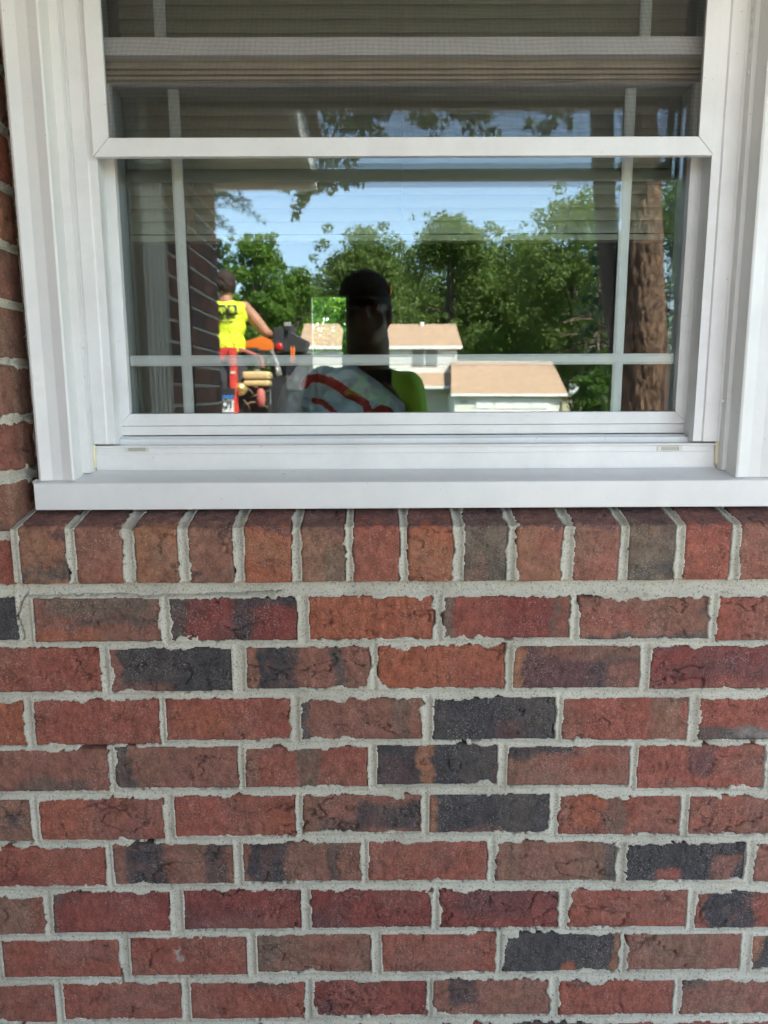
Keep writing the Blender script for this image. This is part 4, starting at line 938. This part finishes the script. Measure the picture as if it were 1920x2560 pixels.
# lower roofs
roof('porch_roof', 1030, 1139, 966, 1030, 1139, 934, 37.6, 39.4, M_ROOF); fbox('fascia', 1030, 1128, 967, 973, 37.55, .06, M_WHT, hs)
roof('garage_roof', 1130, 1421, 984, 1130, 1381, 904, 35.2, 39.0, M_ROOF); fbox('fascia', 1130, 1421, 985, 990, 35.15, .06, M_WHT, hs)
a, b = P3(1139, 985, 35.45), P3(1405, 985, 35.45)
box_obj('garage_wall', (a[0], b[0], a[1]-7.0, a[1], zb_h, a[2]), M_SID, hs)
for i in range(6): box_obj('siding_board', (a[0]-.01, b[0]+.01, a[1]+.001, a[1]+.022, a[2]-.32-.2*i-.17, a[2]-.32-.2*i), M_SID, hs)
gd = fbox('garage_door', 1188, 1375, 995, 1110, 35.40, .04, M_WHT, hs)
for i in range(4):
    for j in range(4): fbox('door_panel', 1192+46*j, 1232+46*j, 999+28*i, 1021+28*i, 35.36, .03, M_WHT, gd)
fbox('front_door', 1058, 1098, 976, 1085, 39.9, .06, M_PANE, hs)
fbox('porch_post', 1126, 1131, 972, 1085, 37.7, .12, M_WHT, hs)
fbox('number_plate', 1152, 1170, 1000, 1008, 35.40, .03, simple('plate_grey', (.35, .36, .38), .5), hs)
# basketball hoop, bin
hp = empty('basketball_hoop', 'white basketball backboard with orange rim beside the garage', 'hoop')
fbox('backboard', 1426, 1447, 960, 1000, 33, .05, simple('board_grey', (.6, .62, .64), .4), hp)
c = V(1424, 997, 32.6); bm = bmesh.new(); rp = [(c[0]+.23*math.cos(t*math.pi/12)-.1, c[1]+.23*math.sin(t*math.pi/12), c[2]) for t in range(25)]
tube(bm, rp, .03, 6, False); bm_obj('rim', bm, simple('rim_orange', (.75, .14, .04), .5), hp)
a = V(1437, 985, 33.2); box_obj('pole', (a[0]-.05, a[0]+.05, a[1]-.1, a[1], gz(a[1]), a[2]), simple('pole_grey', (.3, .3, .31), .5), hp)
bn = empty('storage_bin', 'tan storage bin standing below the basketball hoop', 'bin')
fbox('body', 1408, 1452, 1006, 1075, 31, .6, simple('bin_tan', (.42, .38, .24), .7), bn); fbox('lid', 1406, 1454, 1002, 1005, 30.97, .66, simple('bin_lid', (.36, .33, .22), .7), bn)

# ------------------------------------------------------------------ red trailer machine
Q = 4.1475
def S3(cx, cy, d): return V(500+cx/Q, 640+cy/Q, d)
mc = empty('trailer_machine', 'red trailer machine with tan fuel tank and orange hood below the worker', 'machine')
M_RED = simple('machine_red', (.62, .06, .045), .45, .15, 8); M_ORG = simple('hood_orange', (.80, .19, .025), .4, .08, 6); M_TAN = simple('tank_tan', (.62, .46, .22), .5, .08, 6)
M_BLK = simple('machine_black', (.03, .03, .032), .5, .3, 12); M_STL = simple('engine_steel', (.30, .29, .28), .45, .3, 20, metal=.6); M_PNK = simple('faded_red', (.42, .12, .10), .6, .25, 14)
def sbox(name, x0, x1, y0, y1, d, dy, mat, parent=mc, bev=.006):
    a, b = S3(x0, y0, d), S3(x1, y1, d); return box_obj(name, (a[0], b[0], a[1]-dy, a[1], b[2], a[2]), mat, parent, bev)
def spoly(name, pts, d, dy, mat, parent=mc):
    o = face_prism(name, [tuple(S3(x, y, d)) for x, y in pts], dy, mat, parent); m = o.modifiers.new('b', 'BEVEL'); m.width = .008; m.segments = 2; return o
post = sbox('mast', 292, 388, 952, 1900, 6.05, .12, M_RED)
for i in range(4):
    p = S3(305, 1125+22*i, 6.045); bm = bmesh.new(); cyl(bm, (p[0], p[1]+.004, p[2]), (p[0], p[1]-.006, p[2]), .010, 10); bm_obj('bolt_hole', bm, M_BLK, post)
sbox('sticker', 315, 365, 1205, 1230, 6.045, .004, simple('sticker', (.7, .55, .5), .5), post, 0)
sbox('crossbeam', 60, 291, 955, 1095, 6.1, .10, M_RED)
spoly('diagonal_arm', [(388, 955), (420, 958), (640, 1050), (655, 1160), (640, 1180), (620, 1070), (388, 985)], 6.3, .08, M_PNK)
hood = spoly('hood', [(405, 925), (470, 890), (600, 848), (690, 838), (755, 845), (755, 992), (620, 992), (600, 966), (410, 968)], 6.9, .45, M_ORG)
spoly('hood_trim', [(405, 969), (600, 967), (620, 993), (755, 993), (755, 1010), (405, 1010)], 6.88, .45, M_BLK)
sbox('engine_housing', 724, 1125, 1013, 1750, 6.75, .5, M_BLK); sbox('housing_panel', 880, 1100, 1060, 1400, 6.74, .01, simple('panel_grey', (.10, .10, .105), .5), bev=0)
cb = sbox('control_box', 750, 862, 750, 992, 6.5, .22, M_BLK)
p = S3(815, 950, 6.49); bm = bmesh.new(); ball(bm, p, (.034, .016, .034)); m_t, n_, l_, b_ = new_mat('tail_lens'); b_.inputs['Base Color'].default_value = (.45, .015, .015, 1); b_.inputs['Roughness'].default_value = .2
bm_obj('tail_light', bm, m_t, cb, True)
spoly('chute', [(862, 700), (885, 685), (945, 715), (950, 800), (1010, 835), (1105, 885), (1085, 960), (1050, 1010), (862, 1010)], 6.6, .30, M_BLK)
sbox('bracket', 862, 935, 690, 735, 6.5, .06, simple('bracket_grey', (.28, .28, .28), .5))
tank = sbox('fuel_tank', 432, 715, 1208, 1290, 6.2, .22, M_TAN, bev=.02); sbox('tank_base', 440, 712, 1296, 1360, 6.21, .2, M_TAN, bev=.02)
p0, p1 = S3(585, 1207, 6.3), S3(585, 1185, 6.3); bm = bmesh.new(); cyl(bm, p0, p1, .03, 14); bm_obj('filler_cap', bm, M_STL, tank)
bm = bmesh.new()
for (x0, y0, x1, y1) in ((470, 1370, 560, 1470), (520, 1480, 640, 1440), (560, 1370, 600, 1400), (440, 1560, 600, 1520), (450, 1500, 520, 1620), (640, 1560, 700, 1600)):
    tube(bm, [S3(x0, y0, 6.22), S3((x0+x1)/2+8, (y0+y1)/2-12, 6.2), S3(x1, y1, 6.25)], .008, 8)
bm_obj('hoses', bm, simple('hose_brown', (.14, .10, .06), .6), mc, True)
sbox('engine_block', 400, 720, 1365, 1640, 6.35, .35, M_BLK)
for i in range(6): sbox('cooling_fin', 676+8*i, 681+8*i, 1400, 1545, 6.22, .08, M_STL, bev=0)
bm = bmesh.new(); p = S3(630, 1480, 6.24); ball(bm, p, (.045, .04, .085)); bm_obj('recoil_cover', bm, M_PNK, mc, True)
bm = bmesh.new(); p = S3(417, 1390, 6.1); cyl(bm, (p[0]-.005, p[1]-.03, p[2]), (p[0]+.005, p[1]+.01, p[2]), .055, 20); bm_obj('pulley', bm, simple('brass', (.6, .40, .16), .35, metal=.7), mc, True)
for i, x in enumerate((930, 956)): sbox('reflector', x, x+20, 950, 1110, 6.3, .02, M_ORG, bev=.004)
bm = bmesh.new(); tube(bm, [S3(735, 990, 6.35), S3(800, 1130, 6.3), S3(830, 1250, 6.3), S3(800, 1255, 6.3), S3(790, 1150, 6.3)], .016, 8); bm_obj('chain', bm, M_STL, mc, True)
pl = sbox('licence_plate', 90, 352, 1450, 1625, 6.0, .004, simple('plate_white', (.72, .74, .74), .4), mc, 0)
sbox('plate_band', 90, 352, 1450, 1487, 5.997, .002, simple('plate_blue', (.05, .16, .38), .4), pl, 0)
sbox('plate_bracket', 80, 360, 1380, 1449, 6.02, .03, M_BLK)
def text_obj(name, s, size, loc, rot, mat, parent, ext=.0008):
    cu = bpy.data.curves.new(name, 'FONT'); cu.body = s; cu.size = size; cu.extrude = ext; cu.align_x = 'LEFT'; cu.align_y = 'BOTTOM'; cu.offset = .002
    t = bpy.data.objects.new(name, cu); COL.objects.link(t); dg = bpy.context.evaluated_depsgraph_get(); me = bpy.data.meshes.new_from_object(t.evaluated_get(dg)); bpy.data.objects.remove(t)
    o = bpy.data.objects.new(name, me); me.materials.clear(); me.materials.append(mat); o.location = loc; o.rotation_euler = rot; return link(o, parent)
# the plate faces the house: its reading direction runs from +x to -x
tp = S3(346, 1608, 5.99)
pt_ = text_obj('plate_letters', 'YCF', .108, (tp[0], tp[1], tp[2]), (math.pi/2, 0, math.pi), simple('plate_ink', (.05, .05, .07), .5), pl); pt_.scale = (.55, 1, 1)
fy = float(S3(400, 1600, 6.2)[1]); fx = float(S3(400, 1600, 6.2)[0])
zdk = .70
box_obj('deck', (fx-1.3, fx+1.5, fy-1.7, fy+.02, zdk-.08, zdk), M_BLK, mc, .01)
for yy in (fy-.5, fy-1.2):
    for xx in (fx-1.22, fx+1.42):
        bm = bmesh.new(); cyl(bm, (xx-.09, yy, .33), (xx+.09, yy, .33), .33, 28); w_ = bm_obj('wheel', bm, simple('tyre', (.02, .02, .02), .8), mc, True)
        bm = bmesh.new(); cyl(bm, (xx-.10, yy, .33), (xx+.10, yy, .33), .18, 20); bm_obj('rim', bm, M_STL, w_, True)
box_obj('axle_beam', (fx-1.13, fx+1.33, fy-1.25, fy-.45, .28, .38), M_BLK, mc)
box_obj('subframe', (fx-.9, fx+1.1, fy-1.6, fy-.05, .385, zdk-.085), M_RED, mc)

# ------------------------------------------------------------------ people
def remesh(o, vox, sm=4):
    m = o.modifiers.new('union', 'REMESH'); m.mode = 'VOXEL'; m.voxel_size = vox; m.use_smooth_shade = True
    s = o.modifiers.new('soft', 'SMOOTH'); s.iterations = sm; s.factor = .5; return o
def capsule(bm, a, b, ra, rb, n=16):
    a, b = Vector(a), Vector(b); tube(bm, [a, a.lerp(b, .35), a.lerp(b, .7), b], [ra, ra*.72+rb*.35, ra*.35+rb*.68, rb], n)
    ball(bm, a, ra); ball(bm, b, rb)
def hand(bm, w, dirv, palm_n, side, curl=.9, s=1.0):
    """palm + four fingers + thumb, fingers curling about palm_n"""
    d = Vector(dirv).normalized(); nrm = Vector(palm_n).normalized(); lat = d.cross(nrm)*side; w = Vector(w)
    c = w+d*.045*s; M = Matrix((lat, nrm, d)).transposed()
    ball(bm, c, (.040*s, .016*s, .048*s), M)
    for i, (off, L) in enumerate(((-.030, .066), (-.010, .076), (.010, .072), (.029, .056))):
        p = w+d*.082*s+lat*off*s; dd = d.copy(); r = .0088*s
        for k in range(3):
            ang = curl*(.45+.25*k); ax = lat*side
            dd = (dd*math.cos(ang)+nrm*math.sin(ang)).normalized() if k == 0 else (dd*math.cos(ang)+(nrm-dd*dd.dot(nrm)).normalized()*math.sin(ang)).normalized() if (nrm-dd*dd.dot(nrm)).length > .05 else dd
            e = p+dd*L*s*(.45, .32, .23)[k]; capsule(bm, p, e, r, r*.92, 8); p = e; r *= .92
    t0 = w+d*.03*s-lat*.034*s; t1 = t0-lat*.026*s+d*.026*s+nrm*.012*s; t2 = t1+d*.03*s+nrm*.014*s; capsule(bm, t0, t1, .013*s, .011*s, 8); capsule(bm, t1, t2, .011*s, .009*s, 8)
SKIN_D = simple('skin_dark', (.11, .055, .035), .5, .1, 20); SKIN_T = simple('skin_tan', (.40, .19, .11), .5, .08, 20)
# --- worker on the machine, seen from behind
K = 6.42/F
wc = V(561, 712, 6.42); wx_, wy_, wz_ = map(float, wc)
def B(du, dv, dy=0.0):                                 # photo pixels from the head centre -> body space
    return (wx_+du*K, wy_+dy, wz_-dv*K)
wk = empty('person', 'worker in sleeveless yellow safety shirt standing with back turned on the red machine', 'person', (wx_, wy_, zdk))
wk.location = (0, 0, 0)
bm = bmesh.new()
ball(bm, B(0, 0, .0), (.070, .088, .098)); ball(bm, B(0, 14, -.03), (.058, .07, .07)); ball(bm, B(0, 9, -.10), (.012, .02, .018))
ball(bm, B(-21, 4), (.012, .022, .03)); ball(bm, B(21, 4), (.012, .022, .03))
capsule(bm, B(0, 20, .01), B(0, 40, .02), .054, .062)
ball(bm, B(0, 60, 0), (.17, .10, .09)); ball(bm, B(0, 95, 0), (.16, .105, .15)); ball(bm, B(0, 140, -.01), (.15, .105, .14))
for s_ in (-1, 1):
    capsule(bm, B(43*s_, 52), B(62*s_, 80, -.05), .058, .05); el = B((92 if s_ > 0 else -80), 112, -.05); capsule(bm, B(56*s_, 66, -.02), el, .054, .046)
    wrp = B(108*s_, 122, -.28); capsule(bm, el, wrp, .045, .029); hand(bm, wrp, (.2*s_, -1, -.1), (0, 0, -1), s_, 1.1, .95)
    hip = B(24*s_, 172, 0); kn = (hip[0]+.02*s_, hip[1]-.06, zdk+.50); an = (hip[0]+.03*s_, hip[1]+.02, zdk+.09)
    capsule(bm, hip, kn, .088, .062); capsule(bm, kn, an, .06, .042); ball(bm, (an[0], an[1]-.06, zdk+.05), (.045, .13, .05))
remesh(bm_obj('body', bm, SKIN_T, wk), .011)
bm = bmesh.new()
for i in range(320):
    a = random.random()*2*math.pi; e = random.uniform(-.62, 1); r = math.sqrt(max(0, 1-e*e)); p = Vector((math.cos(a)*r*.076, math.sin(a)*r*.094, e*.100))
    if p.y < -.05 and p.z < .02: continue
    ball(bm, Vector(B(0, -4, .012))+p, .014+random.random()*.012, seg=8, rings=6)
remesh(bm_obj('hair', bm, simple('hair_brown', (.028, .013, .009), .8, .5, 60), wk), .007, 1)
bm = bmesh.new()
ball(bm, B(0, 48, .005), (.135, .085, .055)); ball(bm, B(0, 62, 0), (.195, .118, .085)); ball(bm, B(0, 98, 0), (.172, .122, .16)); ball(bm, B(0, 138, -.005), (.165, .122, .13)); ball(bm, B(2, 160, 0), (.175, .128, .05))
for s_ in (-1, 1): ball(bm, B(38*s_, 52, 0), (.060, .075, .050)); capsule(bm, B(40*s_, 54), B(40*s_, 76), .055, .050)
for i in range(7): tube(bm, [B(-34+i*11, 162, .115), B(-28+i*9, 140+6*(i % 3), .127), B(-20+i*6, 112+8*(i % 2), .112)], [.014, .017, .004], 8)
for i in range(5): tube(bm, [B(38, 62+14*i, .06), B(20, 72+15*i, .112), B(2, 92+15*i, .118)], [.012, .012, .003], 8)
o = remesh(bm_obj('shirt', bm, simple('safety_yellow', (.70, .85, .03), .7, .12, 5, .5, 14, dist=.02), wk), .010, 5)
bm = bmesh.new(); hipz = wz_-165*K
ball(bm, B(0, 172, 0), (.172, .118, .10))
for s_ in (-1, 1):
    hip = B(24*s_, 175, 0); kn = (hip[0]+.02*s_, hip[1]-.06, zdk+.50); an = (hip[0]+.03*s_, hip[1]+.02, zdk+.12); capsule(bm, hip, kn, .105, .085); capsule(bm, kn, an, .082, .07)
remesh(bm_obj('trousers', bm, simple('work_trousers', (.05, .05, .06), .8, .2, 10), wk), .014)
# back print: two black panels, one with a round yellow mark
def backpatch(name, du0, du1, dv0, dv1, mat, lift):
    n = 10; v, f = [], []
    for i in range(n+1):
        for j in range(5):
            du = du0+(du1-du0)*i/n; dv = dv0+(dv1-dv0)*j/4; x = du*K/.19; yb = .118*math.sqrt(max(.05, 1-x*x*.8)); p = B(du, dv, yb+lift); v.append(p)
    for i in range(n):
        for j in range(4): a = i*5+j; f.append((a, a+5, a+6, a+1))
    o = mesh_np(name, v, f, mat, wk); m = o.modifiers.new('t', 'SOLIDIFY'); m.thickness = .003; return o
M_INK = simple('print_black', (.03, .04, .03), .7); M_YEL = simple('print_yellow', (.62, .75, .04), .7)
backpatch('print_panel', 10, 33, 50, 74, M_INK, .018); backpatch('print_panel', -24, 7, 50, 74, M_INK, .018)
for (du, dv, r) in ((21, 62, .026),): 
    p = B(du, dv, .118+.016); bm = bmesh.new(); ball(bm, p, (r, .012, r*1.15)); bm_obj('print_mark', bm, M_YEL, wk, True)
tx0 = B(6, 70, .118+.026); text_obj('print_letters', 'qq', .075, (tx0[0], tx0[1], tx0[2]), (math.pi/2, 0, math.pi), M_YEL, wk)
for dv, w_ in ((77, 30), (83, 22), (88, 26)): backpatch('print_line', -24, -24+w_*1.8, dv, dv+2.2, M_INK, .014)
rod = bmesh.new(); tube(rod, [S3(640, 762, 6.7), S3(745, 803, 6.55)], .013, 8); bm_obj('control_lever', rod, M_BLK, mc, True)

# --- photographer facing the window with the phone
ph = empty('person', 'photographer in dark cap and green safety shirt facing the window with a phone', 'person', (0, -1.3, 0))
ph.location = (0, 0, 0)
hx = V(912, 780, 2.34); HX, HY, HZ = float(hx[0]), float(hx[1]), float(hx[2])
def A_(dx, dy, dz): return (HX+dx, HY+dy, HZ+dz)
bm = bmesh.new()
ball(bm, A_(0, -.02, .035), (.077, .095, .095)); ball(bm, A_(0, .025, -.04), (.068, .066, .078)); ball(bm, A_(0, .060, -.085), (.046, .034, .030))
ball(bm, A_(.0, .092, -.008), (.014, .02, .030)); ball(bm, A_(0, .096, -.022), (.019, .014, .012)); ball(bm, A_(0, .078, -.052), (.026, .014, .012))
for s_ in (-1, 1):
    ball(bm, A_(.030*s_, .068, .018), (.020, .016, .012)); ball(bm, A_(.080*s_, -.01, -.01), (.012, .022, .033)); ball(bm, A_(.042*s_, .058, -.030), (.026, .022, .022))
capsule(bm, A_(0, -.02, -.05), A_(0, -.045, -.17), .072, .080)
ball(bm, A_(0, -.06, -.28), (.155, .10, .09)); ball(bm, A_(0, -.06, -.45), (.15, .11, .20)); ball(bm, A_(0, -.06, -.70), (.165, .12, .18))
cx0, cy0, cz0 = 0.0, -D, H
for s_ in (-1, 1):
    sh = A_(.135*s_, -.06, -.235); el = (HX+.165*s_, HY-.03, HZ-.50); wr_ = (cx0+.075*s_, cy0-.055, cz0-.055)
    capsule(bm, sh, el, .042, .040); capsule(bm, el, wr_, .040, .029); hand(bm, wr_, (-.35*s_, .45, .75), (-s_*.9, .35, 0), s_, .75, .95)
    hip = A_(.09*s_, -.06, -.82); kn = (hip[0]+.01*s_, hip[1]+.02, .50); an = (hip[0]+.02*s_, hip[1], .09)
    capsule(bm, hip, kn, .095, .065); capsule(bm, kn, an, .062, .045); ball(bm, (an[0], an[1]+.06, .045), (.045, .13, .045))
remesh(bm_obj('body', bm, SKIN_D, ph), .0085)
bm = bmesh.new()
ball(bm, A_(0, -.02, .05), (.086, .105, .088), seg=24, rings=16)
bmesh.ops.bisect_plane(bm, geom=bm.verts[:]+bm.edges[:]+bm.faces[:], plane_co=A_(0, 0, .040), plane_no=(0, -.12, 1), clear_inner=True)
cp = bm_obj('cap', bm, simple('cap_black', (.018, .018, .022), .8, .2, 30), ph, True); m = cp.modifiers.new('t', 'SOLIDIFY'); m.thickness = .004
bm = bmesh.new(); n = 14; ra, rb = [], []
for i in range(n+1):
    t = math.pi*(.10+.80*i/n); ra.append(bm.verts.new(A_(.082*math.cos(t), -.01+.085*math.sin(t), .045))); rb.append(bm.verts.new(A_(.092*math.cos(t), -.01+.165*math.sin(t), .030-.022*abs(math.cos(t)))))
for i in range(n): bm.faces.new((ra[i], ra[i+1], rb[i+1], rb[i]))
br = bm_obj('brim', bm, bpy.data.materials['cap_black'], cp, True); m = br.modifiers.new('t', 'SOLIDIFY'); m.thickness = .004
bm = bmesh.new(); ball(bm, A_(.080, .012, .072), (.008, .02, .022)); bm_obj('cap_badge', bm, simple('badge_yellow', (.9, .42, .02), .4), cp, True)
bm = bmesh.new()
ball(bm, A_(0, -.06, -.205), (.120, .09, .045)); ball(bm, A_(0, -.06, -.27), (.165, .115, .085)); ball(bm, A_(0, -.06, -.46), (.165, .13, .21)); ball(bm, A_(0, -.06, -.72), (.19, .14, .16))
for s_ in (-1, 1):
    sh = A_(.138*s_, -.06, -.243); el = (HX+.165*s_, HY-.03, HZ-.47); capsule(bm, sh, el, .062, .060)
remesh(bm_obj('shirt', bm, simple('safety_green', (.38, .82, .06), .7, .15, 7, .6, 16, dist=.02), ph), .012, 5)
bm = bmesh.new(); ball(bm, A_(0, -.06, -.84), (.19, .14, .10))
for s_ in (-1, 1):
    hip = A_(.09*s_, -.06, -.86); kn = (hip[0]+.01*s_, hip[1]+.02, .50); an = (hip[0]+.02*s_, hip[1], .10); capsule(bm, hip, kn, .11, .085); capsule(bm, kn, an, .082, .07)
remesh(bm_obj('trousers', bm, bpy.data.materials['work_trousers'], ph), .014)
bm = bmesh.new(); ball(bm, A_(-.035, .0, -.36), (.125, .085, .12)); ball(bm, A_(-.03, .005, -.52), (.13, .09, .18)); ball(bm, A_(-.03, -.01, -.68), (.14, .09, .10))
for s_ in (-1, 1): capsule(bm, A_(.085*s_-.03, .0, -.34), A_(.075*s_-.01, -.03, -.215), .045, .030)
capsule(bm, A_(-.138, -.055, -.235), (HX-.165, HY-.025, HZ-.47), .070, .068); ball(bm, A_(-.07, -.055, -.225), (.10, .10, .055))
remesh(bm_obj('added_dark_layer', bm, simple('dark_layer_cloth', (.022, .022, .026), .8, .2, 20), ph), .010)  # made-up dark layer over the shirt, keeps the mirrored chest dark
pn = empty('phone', 'black phone held up in front of the photographer\'s chest', 'phone')
box_obj('case', (-.040, .040, -D-.018, -D-.009, H-.080, H+.078), simple('phone_black', (.02, .02, .022), .35), pn, .004)
bm = bmesh.new(); cyl(bm, (0, -D-.010, H), (0, -D-.006, H), .009, 20); bm_obj('lens', bm, simple('lens', (.01, .01, .012), .1), pn)

# ------------------------------------------------------------------ back garden seen through the far window
def garden(x, y, r, n, seed, mat, label, name='shrub'):
    o = empty(name, label, 'shrub', (x, y, 0)); g = np.random.default_rng(seed)
    cs = [(g.normal()*r*.5, g.normal()*r*.3, .3+g.random()*r*2.2) for _ in range(26)]
    leaf_cloud('foliage', cs, [r*.35]*26, n, .09, seed, mat, o); bm = bmesh.new(); tube(bm, [(0, 0, 0), (0, 0, r*1.5)], [.03, .01], 6); bm_obj('stem', bm, BARK_D, o)
fxm = (fw0[0]+fw1[0])/2
garden(fxm*1.75, 8.2, 1.3, 16000, 91, L_LOC, 'bright shrub outside the small window seen through the room')
# grassy houseplant on the inner sill of the far window
hp2 = empty('houseplant', 'spiky green houseplant at the foot of the small far window', 'plant')
zc = fw1[2]; bm = bmesh.new(); prism(bm, [(fw0[0]+.03+.0*i, 0) for i in range(0)] or [(math.cos(t*math.pi/8)*.07+fxm, RY1-.12+math.sin(t*math.pi/8)*.07) for t in range(16)], 'z', zc-.16, zc-.02); bm_obj('pot', bm, simple('pot_dark', (.06, .045, .04), .6), hp2)
g = np.random.default_rng(5)
for i in range(26):
    a = g.random()*2*math.pi; h = .09+.12*g.random(); rr = .03+.07*g.random(); b0 = Vector((fxm, RY1-.12, zc-.03)); mid = b0+Vector((math.cos(a)*rr*.5, math.sin(a)*rr*.4, h*.7)); e = b0+Vector((math.cos(a)*rr*1.2, math.sin(a)*rr*.5, h))
    bm = bmesh.new(); tube(bm, [b0, mid, e], [.004, .008, .001], 4); bm_obj('leaf', bm, simple('blade_green', (.16, .30, .04), .5) if i == 0 else bpy.data.materials['blade_green'], hp2)
tag(box_obj('shelf', (fxm-.3, fxm+.3, RY1-.24, RY1-.002, zc-.20, zc-.165), M_WOOD), 'dark wooden shelf under the small far window', 'shelf')
